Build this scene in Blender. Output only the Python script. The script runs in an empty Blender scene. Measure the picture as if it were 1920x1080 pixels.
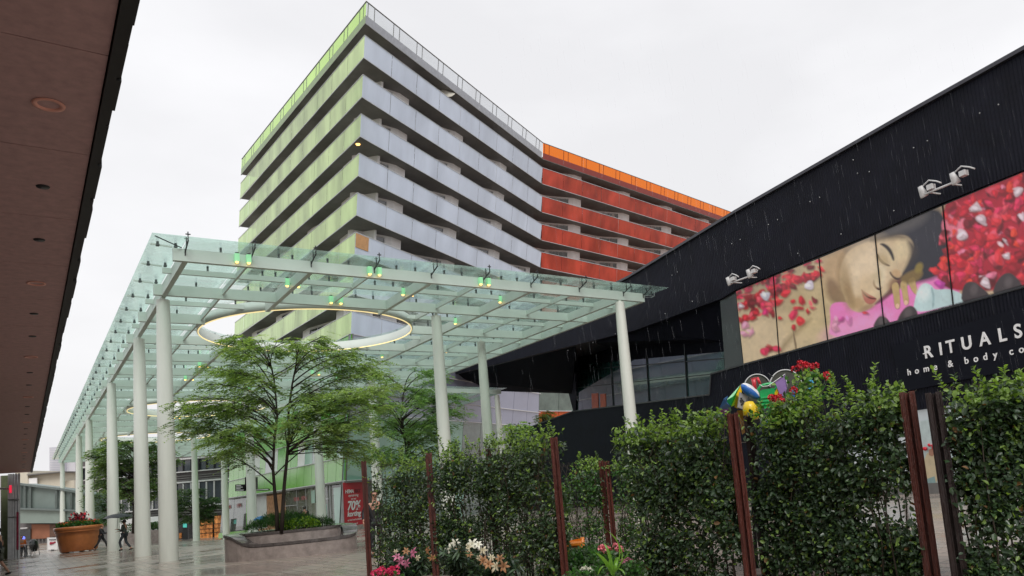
import bpy, bmesh, math, random
import numpy as np
from mathutils import Vector, Matrix
random.seed(7); rng = np.random.default_rng(7)
S = bpy.context.scene
COL = S.collection
# ------------------------------------------------------------------ camera calibration (vanishing points of the photograph)
V1 = np.array([35., 1000.]); V2 = np.array([3000., 725.]); V3 = np.array([40., -11000.])
PP = np.linalg.solve(np.array([V2 - V3, V1 - V3]), np.array([(V2 - V3) @ V1, (V1 - V3) @ V2]))
FL = math.sqrt(-(V1 - PP) @ (V2 - PP))
def nrm(v):
    v = np.asarray(v, float); return v / np.linalg.norm(v)
RW = np.array([nrm([*(V2 - PP), FL]), nrm([*(V1 - PP), FL]), nrm([*(V3 - PP), FL])])   # world <- camera(right, down, forward)
EYE = 1.45
O = np.array([0, 0, EYE]); FW = RW @ [0, 0, 1]; RT = RW @ [1, 0, 0]; DN = RW @ [0, 1, 0]
def ray(u, v): return RW @ nrm([u - PP[0], v - PP[1], FL])
def gz(u, v, z=0.):
    d = ray(u, v); return O + d * (z - EYE) / d[2]
def at(u, v, dep):
    d = ray(u, v); return O + d * dep / (d @ FW)
def onp(u, v, p0, n):
    d = ray(u, v); return O + d * (((np.asarray(p0) - O) @ n) / (d @ n))
def proj(P):
    c = (np.asarray(P, float) - O) @ RW
    return PP[0] + FL * c[..., 0] / c[..., 2], PP[1] + FL * c[..., 1] / c[..., 2]

cam = bpy.data.cameras.new('camera'); co = bpy.data.objects.new('camera', cam); COL.objects.link(co); S.camera = co
M = Matrix.Identity(4)
for i in range(3):
    M[i][0] = RT[i]; M[i][1] = -DN[i]; M[i][2] = -FW[i]; M[i][3] = O[i]
co.matrix_world = M
cam.sensor_fit = 'HORIZONTAL'; cam.sensor_width = 36; cam.lens = FL * 36 / 1920
cam.shift_x = (960 - PP[0]) / 1920; cam.shift_y = (PP[1] - 540) / 1920
cam.clip_start = .05; cam.clip_end = 6000

# ------------------------------------------------------------------ world and light (overcast, rain)
W = bpy.data.worlds.new('World'); S.world = W; W.use_nodes = True
nt = W.node_tree; nt.nodes.clear()
out = nt.nodes.new('ShaderNodeOutputWorld'); bg = nt.nodes.new('ShaderNodeBackground')
sky = nt.nodes.new('ShaderNodeTexSky'); sky.sky_type = 'NISHITA'; sky.sun_disc = False
sky.sun_elevation = math.radians(46); sky.sun_rotation = math.radians(200); sky.air_density = 2.; sky.dust_density = 6.
mx = nt.nodes.new('ShaderNodeMixRGB'); mx.inputs[0].default_value = .93
cn = nt.nodes.new('ShaderNodeTexNoise'); cn.inputs['Scale'].default_value = 2.2; cn.inputs['Detail'].default_value = 5; cn.inputs['Roughness'].default_value = .5
tcw = nt.nodes.new('ShaderNodeTexCoord'); mpw = nt.nodes.new('ShaderNodeMapping'); mpw.inputs['Scale'].default_value = (1, 1, 2.5); nt.links.new(tcw.outputs['Generated'], mpw.inputs[0]); nt.links.new(mpw.outputs[0], cn.inputs['Vector'])
cr = nt.nodes.new('ShaderNodeValToRGB'); cr.color_ramp.elements[0].position = .35; cr.color_ramp.elements[1].position = .65
cr.color_ramp.elements[0].color = (.83, .825, .845, 1); cr.color_ramp.elements[1].color = (.96, .955, .975, 1); nt.links.new(cn.outputs[0], cr.inputs[0])
sc10 = nt.nodes.new('ShaderNodeMixRGB'); sc10.blend_type = 'MULTIPLY'; sc10.inputs[0].default_value = 1; sc10.inputs[2].default_value = (10, 10, 10, 1); nt.links.new(cr.outputs[0], sc10.inputs[1]); nt.links.new(sc10.outputs[0], mx.inputs[2])
nt.links.new(sky.outputs[0], mx.inputs[1]); nt.links.new(mx.outputs[0], bg.inputs[0]); bg.inputs[1].default_value = .1
nt.links.new(bg.outputs[0], out.inputs[0])
sun = bpy.data.lights.new('sun', 'SUN'); sun.energy = 1.5; sun.angle = math.radians(25); sun.color = (1, .97, .93)
so = bpy.data.objects.new('sun', sun); COL.objects.link(so); so.rotation_euler = (math.radians(44), 0, math.radians(-24))
S.view_settings.view_transform = 'Standard'; S.view_settings.look = 'None'; S.view_settings.exposure = .12; S.view_settings.gamma = 1
try:
    S.cycles.max_bounces = 10; S.cycles.transparent_max_bounces = 24; S.cycles.diffuse_bounces = 4; S.cycles.glossy_bounces = 4
    S.cycles.caustics_reflective = False; S.cycles.caustics_refractive = False
except Exception: pass

# ------------------------------------------------------------------ materials
MATS = {}
def lin(c): return tuple((x / 255. / 12.92 if x <= 10 else ((x / 255. + .055) / 1.055) ** 2.4) for x in c)
def mat(name, col, rough=.6, metal=0., var=.15, scale=3., bump=0., bscale=40., spec=.5, coat=0., alpha=None, emis=None, estr=0., stretch=None, rvar=0., two=False):
    """principled material; col linear; var = brightness variation from noise"""
    m = bpy.data.materials.new(name); m.use_nodes = True; n = m.node_tree.nodes; L = m.node_tree.links
    b = n['Principled BSDF']; b.inputs['Roughness'].default_value = rough; b.inputs['Metallic'].default_value = metal
    b.inputs['Specular IOR Level'].default_value = spec; b.inputs['Coat Weight'].default_value = coat
    b.inputs['Coat Roughness'].default_value = .08
    tc = n.new('ShaderNodeTexCoord'); mp = n.new('ShaderNodeMapping'); L.new(tc.outputs['Object'], mp.inputs[0])
    if stretch: mp.inputs['Scale'].default_value = stretch
    ns = n.new('ShaderNodeTexNoise'); ns.inputs['Scale'].default_value = scale; ns.inputs['Detail'].default_value = 6; ns.inputs['Roughness'].default_value = .62
    L.new(mp.outputs[0], ns.inputs['Vector'])
    rp = n.new('ShaderNodeValToRGB'); rp.color_ramp.elements[0].position = .3; rp.color_ramp.elements[1].position = .7
    lo = tuple(max(0, x * (1 - var)) for x in col); hi = tuple(min(1, x * (1 + var)) for x in col)
    rp.color_ramp.elements[0].color = (*lo, 1); rp.color_ramp.elements[1].color = (*hi, 1)
    L.new(ns.outputs[0], rp.inputs[0]); L.new(rp.outputs[0], b.inputs['Base Color'])
    if rvar:
        mr = n.new('ShaderNodeMapRange'); mr.inputs[3].default_value = max(.02, rough - rvar); mr.inputs[4].default_value = min(1, rough + rvar)
        mr.inputs[1].default_value = .35; mr.inputs[2].default_value = .65
        L.new(ns.outputs[0], mr.inputs[0]); L.new(mr.outputs[0], b.inputs['Roughness'])
    if bump:
        n2 = n.new('ShaderNodeTexNoise'); n2.inputs['Scale'].default_value = bscale; n2.inputs['Detail'].default_value = 4
        L.new(mp.outputs[0], n2.inputs['Vector'])
        bp = n.new('ShaderNodeBump'); bp.inputs['Strength'].default_value = bump; bp.inputs['Distance'].default_value = .02
        L.new(n2.outputs[0], bp.inputs['Height']); L.new(bp.outputs[0], b.inputs['Normal'])
    if emis:
        b.inputs['Emission Color'].default_value = (*emis, 1); b.inputs['Emission Strength'].default_value = estr
    if alpha is not None: b.inputs['Alpha'].default_value = alpha
    MATS[name] = m
    return m
def glassy(name, tint, diff, ftr=.6, fres=1.5, rough=.03, dw=.3, scale=.6, var=.2, bump=.0, bscale=6., stretch=None, tlm=.5):
    """architectural glass: tinted see-through + film of dirt or water + mirror by angle"""
    m = bpy.data.materials.new(name); m.use_nodes = True; n = m.node_tree.nodes; L = m.node_tree.links; n.clear()
    o = n.new('ShaderNodeOutputMaterial'); tr = n.new('ShaderNodeBsdfTransparent'); tr.inputs[0].default_value = (*tint, 1)
    df = n.new('ShaderNodeBsdfDiffuse'); tl = n.new('ShaderNodeBsdfTranslucent')
    gl = n.new('ShaderNodeBsdfGlossy'); gl.inputs['Roughness'].default_value = rough; gl.inputs[0].default_value = (1, 1, 1, 1)
    tc = n.new('ShaderNodeTexCoord'); mp = n.new('ShaderNodeMapping'); L.new(tc.outputs['Object'], mp.inputs[0])
    if stretch: mp.inputs['Scale'].default_value = stretch
    ns = n.new('ShaderNodeTexNoise'); ns.inputs['Scale'].default_value = scale; ns.inputs['Detail'].default_value = 7; L.new(mp.outputs[0], ns.inputs['Vector'])
    rp = n.new('ShaderNodeValToRGB'); rp.color_ramp.elements[0].position = .3; rp.color_ramp.elements[1].position = .7
    rp.color_ramp.elements[0].color = (*[x * (1 - var) for x in diff], 1); rp.color_ramp.elements[1].color = (*[min(1, x * (1 + var)) for x in diff], 1)
    L.new(ns.outputs[0], rp.inputs[0]); L.new(rp.outputs[0], df.inputs[0]); L.new(rp.outputs[0], tl.inputs[0])
    md = n.new('ShaderNodeMixShader'); md.inputs[0].default_value = tlm; L.new(df.outputs[0], md.inputs[1]); L.new(tl.outputs[0], md.inputs[2])
    m1 = n.new('ShaderNodeMixShader'); L.new(tr.outputs[0], m1.inputs[1]); L.new(md.outputs[0], m1.inputs[2])
    mr = n.new('ShaderNodeMapRange'); mr.inputs[1].default_value = .3; mr.inputs[2].default_value = .7
    mr.inputs[3].default_value = max(0, 1 - ftr - dw * .5); mr.inputs[4].default_value = min(1, 1 - ftr + dw * .5)
    L.new(ns.outputs[0], mr.inputs[0]); L.new(mr.outputs[0], m1.inputs[0])
    lw = n.new('ShaderNodeLayerWeight'); lw.inputs[0].default_value = .5; pw = n.new('ShaderNodeMath'); pw.operation = 'POWER'; pw.inputs[1].default_value = 4.5; L.new(lw.outputs['Facing'], pw.inputs[0])
    fr = n.new('ShaderNodeMath'); fr.operation = 'MULTIPLY_ADD'; fr.inputs[1].default_value = .85; fr.inputs[2].default_value = (fres - 1) ** 2 / (fres + 1) ** 2 * 1.3; L.new(pw.outputs[0], fr.inputs[0])
    m2 = n.new('ShaderNodeMixShader'); L.new(fr.outputs[0], m2.inputs[0]); L.new(m1.outputs[0], m2.inputs[1]); L.new(gl.outputs[0], m2.inputs[2])
    if bump:
        n2 = n.new('ShaderNodeTexNoise'); n2.inputs['Scale'].default_value = bscale; n2.inputs['Detail'].default_value = 5; L.new(mp.outputs[0], n2.inputs['Vector'])
        bp = n.new('ShaderNodeBump'); bp.inputs['Strength'].default_value = bump; bp.inputs['Distance'].default_value = .03
        L.new(n2.outputs[0], bp.inputs['Height']); L.new(bp.outputs[0], gl.inputs['Normal']); L.new(bp.outputs[0], lw.inputs['Normal'])
    L.new(m2.outputs[0], o.inputs[0]); MATS[name] = m
    return m
def leafmat(name, col, rough=.38, trans=.25):
    m = bpy.data.materials.new(name); m.use_nodes = True; n = m.node_tree.nodes; L = m.node_tree.links; n.clear()
    o = n.new('ShaderNodeOutputMaterial'); b = n.new('ShaderNodeBsdfPrincipled'); tl = n.new('ShaderNodeBsdfTranslucent')
    tc = n.new('ShaderNodeTexCoord'); ns = n.new('ShaderNodeTexNoise'); ns.inputs['Scale'].default_value = 9; ns.inputs['Detail'].default_value = 3
    L.new(tc.outputs['Object'], ns.inputs['Vector'])
    rp = n.new('ShaderNodeValToRGB'); rp.color_ramp.elements[0].position = .3; rp.color_ramp.elements[1].position = .7
    rp.color_ramp.elements[0].color = (*[x * .65 for x in col], 1); rp.color_ramp.elements[1].color = (*[x * 1.35 for x in col], 1)
    L.new(ns.outputs[0], rp.inputs[0]); L.new(rp.outputs[0], b.inputs['Base Color'])
    b.inputs['Roughness'].default_value = rough; b.inputs['Specular IOR Level'].default_value = .5
    tl.inputs[0].default_value = (col[0] * 1.6, col[1] * 1.7, col[2] * .6, 1)
    mx = n.new('ShaderNodeMixShader'); mx.inputs[0].default_value = trans
    L.new(b.outputs[0], mx.inputs[1]); L.new(tl.outputs[0], mx.inputs[2]); L.new(mx.outputs[0], o.inputs[0]); MATS[name] = m
    return m

# ------------------------------------------------------------------ mesh helpers
class MB:
    def __init__(s): s.v = []; s.f = []; s.m = []; s.sm = []
    def add(s, vs, fs, mi=0, smooth=False):
        o = len(s.v); s.v += [tuple(map(float, p)) for p in vs]
        for f in fs: s.f.append(tuple(o + i for i in f)); s.m.append(mi); s.sm.append(smooth)
    def hexa(s, p, mi=0):      # 8 points: bottom loop 0-3, top loop 4-7
        s.add(p, [(0, 3, 2, 1), (4, 5, 6, 7), (0, 1, 5, 4), (1, 2, 6, 5), (2, 3, 7, 6), (3, 0, 4, 7)], mi)
    def box(s, a, b, mi=0):
        x0, y0, z0 = a; x1, y1, z1 = b
        s.hexa([(x0, y0, z0), (x1, y0, z0), (x1, y1, z0), (x0, y1, z0), (x0, y0, z1), (x1, y0, z1), (x1, y1, z1), (x0, y1, z1)], mi)
    def bar(s, a, b, w, h, mi=0, up=(0, 0, 1)):   # beam from a to b, section w (side) x h (up); a,b = centre line
        a = np.asarray(a, float); b = np.asarray(b, float); d = nrm(b - a); u = np.asarray(up, float)
        sd = np.cross(d, u)
        if np.linalg.norm(sd) < 1e-6: sd = np.cross(d, (1, 0, 0))
        sd = nrm(sd); u = np.cross(sd, d)
        pts = []
        for c in (a, b):
            for x, y in ((-1, -1), (1, -1), (1, 1), (-1, 1)): pts.append(c + sd * x * w / 2 + u * y * h / 2)
        s.add(pts, [(3, 2, 1, 0), (4, 5, 6, 7), (0, 1, 5, 4), (1, 2, 6, 5), (2, 3, 7, 6), (3, 0, 4, 7)], mi)
    def tube(s, pts, rs, n=8, mi=0, cap=True, smooth=True):
        pts = [np.asarray(p, float) for p in pts]
        if not hasattr(rs, '__len__'): rs = [rs] * len(pts)
        rings = []; prev = None
        for i, p in enumerate(pts):
            d = nrm(pts[min(i + 1, len(pts) - 1)] - pts[max(i - 1, 0)])
            if prev is None:
                a = np.cross(d, (0, 0, 1)); a = np.cross(d, (1, 0, 0)) if np.linalg.norm(a) < .05 else a
            else: a = prev - d * (prev @ d)
            a = nrm(a); prev = a; c = np.cross(d, a)
            rings.append([p + rs[i] * (a * math.cos(2 * math.pi * k / n) + c * math.sin(2 * math.pi * k / n)) for k in range(n)])
        vs = [q for r in rings for q in r]; fs = []
        for i in range(len(pts) - 1):
            for k in range(n):
                k2 = (k + 1) % n; fs.append((i * n + k, i * n + k2, (i + 1) * n + k2, (i + 1) * n + k))
        s.add(vs, fs, mi, smooth)
        if cap:
            o = len(s.v) - len(vs)
            s.f.append(tuple(o + k for k in range(n))[::-1]); s.m.append(mi); s.sm.append(False)
            s.f.append(tuple(o + (len(pts) - 1) * n + k for k in range(n))); s.m.append(mi); s.sm.append(False)
    def lathe(s, c, prof, n=24, mi=0, sx=1, sy=1, smooth=True):   # prof (r,z)
        vs = []; fs = []
        for r, z in prof:
            for k in range(n):
                a = 2 * math.pi * k / n; vs.append((c[0] + r * sx * math.cos(a), c[1] + r * sy * math.sin(a), c[2] + z))
        for i in range(len(prof) - 1):
            for k in range(n):
                k2 = (k + 1) % n; fs.append((i * n + k, i * n + k2, (i + 1) * n + k2, (i + 1) * n + k))
        s.add(vs, fs, mi, smooth)
    def ball(s, c, r, n=12, m=8, mi=0, sc=(1, 1, 1)):
        vs = []; fs = []
        for i in range(m + 1):
            t = math.pi * i / m
            for k in range(n):
                a = 2 * math.pi * k / n; vs.append((c[0] + r * sc[0] * math.sin(t) * math.cos(a), c[1] + r * sc[1] * math.sin(t) * math.sin(a), c[2] + r * sc[2] * math.cos(t)))
        for i in range(m):
            for k in range(n):
                k2 = (k + 1) % n; fs.append((i * n + k, (i + 1) * n + k, (i + 1) * n + k2, i * n + k2))
        s.add(vs, fs, mi, True)
    def slab(s, poly, off, mi=0):      # polygon (3D pts) extruded by vector off
        n = len(poly); p = [np.asarray(q, float) for q in poly]; off = np.asarray(off, float)
        s.add(p + [q + off for q in p], [tuple(range(n)), tuple(range(2 * n - 1, n - 1, -1))] + [(i, i + n, (i + 1) % n + n, (i + 1) % n) for i in range(n)], mi)
    def build(s, name, mats, parent=None, fix=True):
        me = bpy.data.meshes.new(name); me.from_pydata(s.v, [], s.f)
        for m in (mats if isinstance(mats, (list, tuple)) else [mats]): me.materials.append(m)
        me.polygons.foreach_set('material_index', s.m); me.polygons.foreach_set('use_smooth', s.sm)
        if fix and len(s.f) < 20000:
            bm = bmesh.new(); bm.from_mesh(me); bmesh.ops.recalc_face_normals(bm, faces=bm.faces); bm.to_mesh(me); bm.free()
        me.update(); o = bpy.data.objects.new(name, me); COL.objects.link(o)
        if parent is not None:
            o.parent = parent; o.matrix_parent_inverse = Matrix.Translation(Vector(parent.get('_base', (0, 0, 0)))).inverted() if '_base' in parent else Matrix.Identity(4)
        return o
def tag(o, label=None, cat=None, group=None, kind=None):
    if label: o['label'] = label
    if cat: o['category'] = cat
    if group: o['group'] = group
    if kind: o['kind'] = kind
    return o
def thing(name, label, cat, base=(0, 0, 0), group=None):
    """Empty at the base; parts are modelled in world coordinates and parented with an inverse"""
    o = bpy.data.objects.new(name, None); COL.objects.link(o); o.location = base; o.empty_display_size = .2
    PARB[o.name] = tuple(map(float, base)); tag(o, label, cat, group); return o
PARB = {}
def part(mb, name, mats, par, label=None):
    o = mb.build(name, mats); o.parent = par
    if par.name in PARB: o.matrix_parent_inverse = Matrix.Translation(Vector(PARB[par.name])).inverted()
    if label: o['label'] = label
    return o
def copy_tree(o, loc, rz=0., label=None, sc=None):
    c = o.copy(); COL.objects.link(c); c.location = loc; c.rotation_euler = (0, 0, rz)
    if sc: c.scale = (sc, sc, sc)
    if label: c['label'] = label
    def rec(a, b):
        for ch in a.children:
            d = ch.copy(); COL.objects.link(d); d.parent = b; d.matrix_parent_inverse = ch.matrix_parent_inverse.copy(); rec(ch, d)
    rec(o, c); return c
def leafmesh(name, cen, dirs, nor, ln, wd, mats, mi=None, six=True, parent=None, cup=.25):
    """many leaves in one mesh. cen = leaf base"""
    N = len(cen); d = dirs / np.linalg.norm(dirs, axis=1)[:, None]
    s = np.cross(d, nor); s /= (np.linalg.norm(s, axis=1)[:, None] + 1e-9); n = np.cross(s, d)
    ln = np.broadcast_to(ln, (N,))[:, None]; wd = np.broadcast_to(wd, (N,))[:, None]
    if six:
        pts = np.stack([cen, cen + d * ln * .35 + s * wd * .5 + n * wd * cup, cen + d * ln * .72 + s * wd * .38 + n * wd * cup, cen + d * ln,
                        cen + d * ln * .72 - s * wd * .38 + n * wd * cup, cen + d * ln * .35 - s * wd * .5 + n * wd * cup], 1)
        loc = np.array([0, 1, 2, 3, 0, 3, 4, 5]); k = 6; fpl = 2; vpf = 4
    else:
        pts = np.stack([cen, cen + d * ln * .5 + s * wd * .5, cen + d * ln, cen + d * ln * .5 - s * wd * .5], 1)
        loc = np.array([0, 1, 2, 3]); k = 4; fpl = 1; vpf = 4
    me = bpy.data.meshes.new(name)
    me.vertices.add(N * k); me.vertices.foreach_set('co', pts.reshape(-1).astype(np.float32))
    idx = (np.arange(N)[:, None] * k + loc[None, :]).reshape(-1)
    me.loops.add(len(idx)); me.loops.foreach_set('vertex_index', idx.astype(np.int32))
    nf = N * fpl; me.polygons.add(nf); me.polygons.foreach_set('loop_start', (np.arange(nf) * vpf).astype(np.int32))
    for m in mats: me.materials.append(m)
    if mi is None: mi = rng.integers(0, len(mats), N)
    me.polygons.foreach_set('material_index', np.repeat(mi, fpl).astype(np.int32))
    me.update(calc_edges=True); me.validate()
    o = bpy.data.objects.new(name, me); COL.objects.link(o)
    if parent is not None:
        o.parent = parent
        if parent.name in PARB: o.matrix_parent_inverse = Matrix.Translation(Vector(PARB[parent.name])).inverted()
    return o
def rdir(N, zb=0.):
    v = rng.normal(size=(N, 3)); v[:, 2] += zb; return v / np.linalg.norm(v, axis=1)[:, None]
def text(s, name, p0, right, up, size, m, par, depth=.01, shear=0., align='LEFT', space=1., bold=0., sx=1.):
    cu = bpy.data.curves.new(name, 'FONT'); cu.body = s; cu.size = size; cu.extrude = depth; cu.align_x = align; cu.shear = shear; cu.space_character = space; cu.offset = bold
    t = bpy.data.objects.new(name, cu); COL.objects.link(t)
    bpy.context.view_layer.update()
    me = bpy.data.meshes.new_from_object(t.evaluated_get(bpy.context.evaluated_depsgraph_get())); bpy.data.objects.remove(t)
    r = np.asarray(right, float); r = nrm(r); u = np.asarray(up, float); u = nrm(u - r * (u @ r)); n = np.cross(r, u)
    X = Matrix(((r[0], u[0], n[0], p0[0]), (r[1], u[1], n[1], p0[1]), (r[2], u[2], n[2], p0[2]), (0, 0, 0, 1)))
    me.transform(X @ Matrix.Diagonal((sx, 1, 1, 1))); me.materials.clear(); me.materials.append(m); me.name = name
    o = bpy.data.objects.new(name, me); COL.objects.link(o); o.parent = par
    if par.name in PARB: o.matrix_parent_inverse = Matrix.Translation(Vector(PARB[par.name])).inverted()
    return o
def gnd(x, y):
    s = min(max((x - 4) / 14., 0), 1); t = min(max((y - 32) / 50., 0), 1.25) * 1.2
    return -s * t
# ================================================================== materials used
m_beam = mat('painted_steel', (.62, .685, .64), .42, 0, .06, .8, bump=.05, bscale=2)
m_col = mat('column_paint', (.66, .69, .63), .4, 0, .12, 1.6, bump=.06, bscale=90, stretch=(1, 1, .12))
m_dark = mat('dark_metal', (.025, .026, .028), .4, .3)
m_glassroof = glassy('canopy_glass', (.88, .985, .95), (.64, .80, .74), .87, 1.5, .04, .2, 1.3, .2, .35, 7.)
m_ring_led = mat('led_strip', (.9, .7, .2), .5, emis=(1, .80, .42), estr=.85)
m_lampg = mat('green_lamp_glass', (.35, .75, .42), .3, emis=(.4, 1, .5), estr=.22)
m_lampw = mat('lamp_warm_end', (1, .7, .3), .3, emis=(1, .55, .15), estr=3)
m_white = mat('white_paint', (.62, .62, .62), .5, 0, .08, 2)
m_soffit = mat('red_brown_soffit_panel', (.56, .365, .355), .6, 0, .14, 9, spec=.3)
m_joint = mat('joint_black', (.01, .01, .01), .8)
m_pink = mat('salmon_lamp_trim', (.85, .42, .33), .4)
m_lens = mat('lamp_lens_grey', (.70, .76, .78), .15, coat=.5)
m_navy = mat('navy_black_corrugated', (.0072, .0078, .0145), .5, 0, .3, 1.2, spec=.13)
# vertical corrugation on the navy cladding
n = m_navy.node_tree.nodes; L = m_navy.node_tree.links
tc = n.new('ShaderNodeTexCoord'); wv = n.new('ShaderNodeTexWave'); wv.wave_type = 'BANDS'; wv.bands_direction = 'Y'; wv.inputs['Scale'].default_value = 2.6
L.new(tc.outputs['Object'], wv.inputs['Vector']); bp = n.new('ShaderNodeBump'); bp.inputs['Strength'].default_value = .9; bp.inputs['Distance'].default_value = .03
L.new(wv.outputs['Fac'], bp.inputs['Height']); L.new(bp.outputs[0], n['Principled BSDF'].inputs['Normal'])
m_conc = mat('grey_concrete', (.17, .165, .16), .7, 0, .2, 1.5)
m_slab = mat('balcony_concrete', (.22, .215, .205), .8, 0, .18, .6)
m_wallw = mat('white_render', (.84, .84, .84), .7, 0, .06, 1)
m_win = mat('dark_window_glass', (.02, .024, .028), .06, 0, .4, .8, spec=.8, coat=1)
m_frame = mat('white_frame', (.6, .6, .6), .4)
m_alu = mat('aluminium', (.48, .49, .5), .35, .6)
m_gpan = glassy('green_parapet_glass', (.50, .80, .26), (.64, .84, .38), .24, 1.35, .06, .32, .5, .16, stretch=(1, 1, .25), tlm=.15)
m_lpan = glassy('lavender_parapet_glass', (.66, .72, .88), (.65, .73, .87), .10, 1.35, .06, .14, .5, .06, stretch=(1, 1, .25), tlm=.08)
m_rpan = glassy('red_parapet_glass', (.95, .20, .05), (.58, .078, .045), .22, 1.3, .08, .3, .5, .28, stretch=(1, 1, .4), tlm=.2)
m_gtop = glassy('green_roof_glass', (.62, .95, .22), (.42, .62, .22), .75, 1.3, .04, .3, .3, .1)
m_ltop = glassy('clear_roof_glass', (.86, .88, .90), (.6, .62, .64), .72, 1.3, .04, .3, .3, .1)
m_rtop = glassy('orange_roof_glass', (1, .25, .02), (.85, .15, .02), .72, 1.3, .04, .2, .3, .1)
m_gspan = mat('green_glass_cladding', (.22, .52, .10), .15, 0, .12, .3, spec=.5, coat=.25)
m_gbright = mat('bright_green_cladding', (.13, .46, .04), .15, 0, .1, .4, coat=.25)
m_lcl = mat('lavender_cladding', (.30, .315, .43), .10, 0, .06, .3, coat=.7)
m_mint = mat('mint_glass', (.27, .48, .38), .12, 0, .12, .5, coat=.6)
m_ggl = mat('grey_green_glass', (.13, .18, .16), .06, 0, .35, .5, spec=.7, coat=1)
m_orange = mat('orange_cladding', (.62, .115, .03), .3)
m_warm = mat('lit_interior', (.34, .22, .14), .6, 0, .6, 3, emis=(1, .55, .28), estr=.12)
m_red = mat('poster_red', (.55, .022, .035), .45, 0, .05)
m_wtxt = mat('white_lettering', (.85, .85, .85), .5, 0, .02)
m_dred = mat('dark_red_lettering', (.16, .01, .02), .5)
m_rtxt = mat('faint_red_lettering', (.42, .12, .12), .5)
m_terra = mat('terracotta', (.46, .155, .045), .45, 0, .2, 2, coat=.3)
m_granite = mat('granite', (.30, .255, .235), .42, 0, .28, 5, bump=.15, bscale=120, coat=.15)
m_granite_d = mat('wet_dark_granite', (.10, .088, .085), .22, 0, .35, 6, coat=.5)
m_bark = mat('bark', (.035, .026, .02), .7, 0, .4, 12, bump=.5, bscale=50, stretch=(1, 1, .3))
m_post = mat('red_brown_timber', (.095, .022, .014), .38, 0, .6, 7, bump=.8, bscale=30, stretch=(6, 6, .35), coat=.25)
m_postd = mat('near_black_timber', (.018, .007, .006), .4, 0, .45, 6, bump=.5, bscale=30, stretch=(6, 6, .35), coat=.25)  # post timber in a much darker, near-black tone
m_soil = mat('dark_soil', (.03, .02, .015), .9)
L1 = leafmat('hedge_leaf_dark', (.032, .064, .029)); L2 = leafmat('hedge_leaf', (.054, .100, .040)); L3 = leafmat('hedge_leaf_blue', (.075, .11, .075), .24)
L4 = leafmat('hedge_leaf_fresh_lit', (.22, .34, .085), .35, .4)  # new growth; also stands in for lit leaves scattered through the hedges
T1 = leafmat('tree_leaf_mid', (.20, .30, .11), .5, .4); T2 = leafmat('tree_leaf_light', (.31, .44, .16), .5, .45); T3 = leafmat('tree_leaf_dark', (.095, .155, .065), .5, .35)
P1 = leafmat('pale_tree_leaf', (.18, .31, .13), .5, .35); P2 = leafmat('pale_tree_leaf_light', (.25, .40, .16), .5, .35)
G1 = leafmat('shrub_leaf', (.05, .15, .025), .5, .3); G2 = leafmat('shrub_leaf_yellow', (.22, .36, .035), .5, .4); G3 = leafmat('shrub_leaf_deep', (.025, .08, .02), .5, .3)
L5 = leafmat('withered_leaf', (.16, .085, .03), .6, .2)
m_twig = mat('twig', (.04, .03, .02), .8)

# ================================================================== ground
xs = np.unique(np.concatenate([np.linspace(-900, -40, 8), np.arange(-40, 120, 4.), np.linspace(120, 1500, 10)]))
ys = np.unique(np.concatenate([np.linspace(-300, -20, 5), np.arange(-20, 140, 4.), np.linspace(140, 3000, 12)]))
mb = MB(); vv = [(x, y, gnd(x, y)) for y in ys for x in xs]; nx = len(xs)
mb.add(vv, [(j * nx + i, j * nx + i + 1, (j + 1) * nx + i + 1, (j + 1) * nx + i) for j in range(len(ys) - 1) for i in range(nx - 1)], 0, True)
m = mat('wet_stone_paving', (.20, .165, .14), .2, 0, .2, .4)
n = m.node_tree.nodes; L = m.node_tree.links; b = n['Principled BSDF']
tc = n.new('ShaderNodeTexCoord'); mp = n.new('ShaderNodeMapping'); mp.inputs['Rotation'].default_value = (0, 0, math.radians(90)); L.new(tc.outputs['Object'], mp.inputs[0])
bk = n.new('ShaderNodeTexBrick'); bk.inputs['Scale'].default_value = 1.; bk.inputs['Brick Width'].default_value = .9; bk.inputs['Row Height'].default_value = .3
bk.inputs['Mortar Size'].default_value = .012; bk.inputs['Color1'].default_value = (.34, .275, .235, 1); bk.inputs['Color2'].default_value = (.27, .235, .205, 1); bk.inputs['Mortar'].default_value = (.05, .045, .04, 1)
L.new(mp.outputs[0], bk.inputs['Vector'])
n1 = n.new('ShaderNodeTexNoise'); n1.inputs['Scale'].default_value = .35; n1.inputs['Detail'].default_value = 7; L.new(tc.outputs['Object'], n1.inputs['Vector'])
mm = n.new('ShaderNodeMixRGB'); mm.blend_type = 'MULTIPLY'; mm.inputs[0].default_value = .6; L.new(bk.outputs[0], mm.inputs[1]); L.new(n1.outputs[0], mm.inputs[2]); 
g = n.new('ShaderNodeMixRGB'); g.blend_type = 'ADD'; g.inputs[0].default_value = .45; L.new(mm.outputs[0], g.inputs[1]); L.new(bk.outputs[0], g.inputs[2]); L.new(g.outputs[0], b.inputs['Base Color'])
mr = n.new('ShaderNodeMapRange'); mr.inputs[1].default_value = .38; mr.inputs[2].default_value = .62; mr.inputs[3].default_value = .10; mr.inputs[4].default_value = .42
L.new(n1.outputs[0], mr.inputs[0]); L.new(mr.outputs[0], b.inputs['Roughness'])
n3 = n.new('ShaderNodeTexNoise'); n3.inputs['Scale'].default_value = 5; n3.inputs['Detail'].default_value = 5; L.new(tc.outputs['Object'], n3.inputs['Vector'])
sm = n.new('ShaderNodeMath'); sm.operation = 'MULTIPLY_ADD'; sm.inputs[1].default_value = .5; L.new(n3.outputs[0], sm.inputs[0]); L.new(bk.outputs['Fac'], sm.inputs[2])
iv = n.new('ShaderNodeMath'); iv.operation = 'MULTIPLY'; iv.inputs[1].default_value = -1; L.new(sm.outputs[0], iv.inputs[0])
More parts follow.
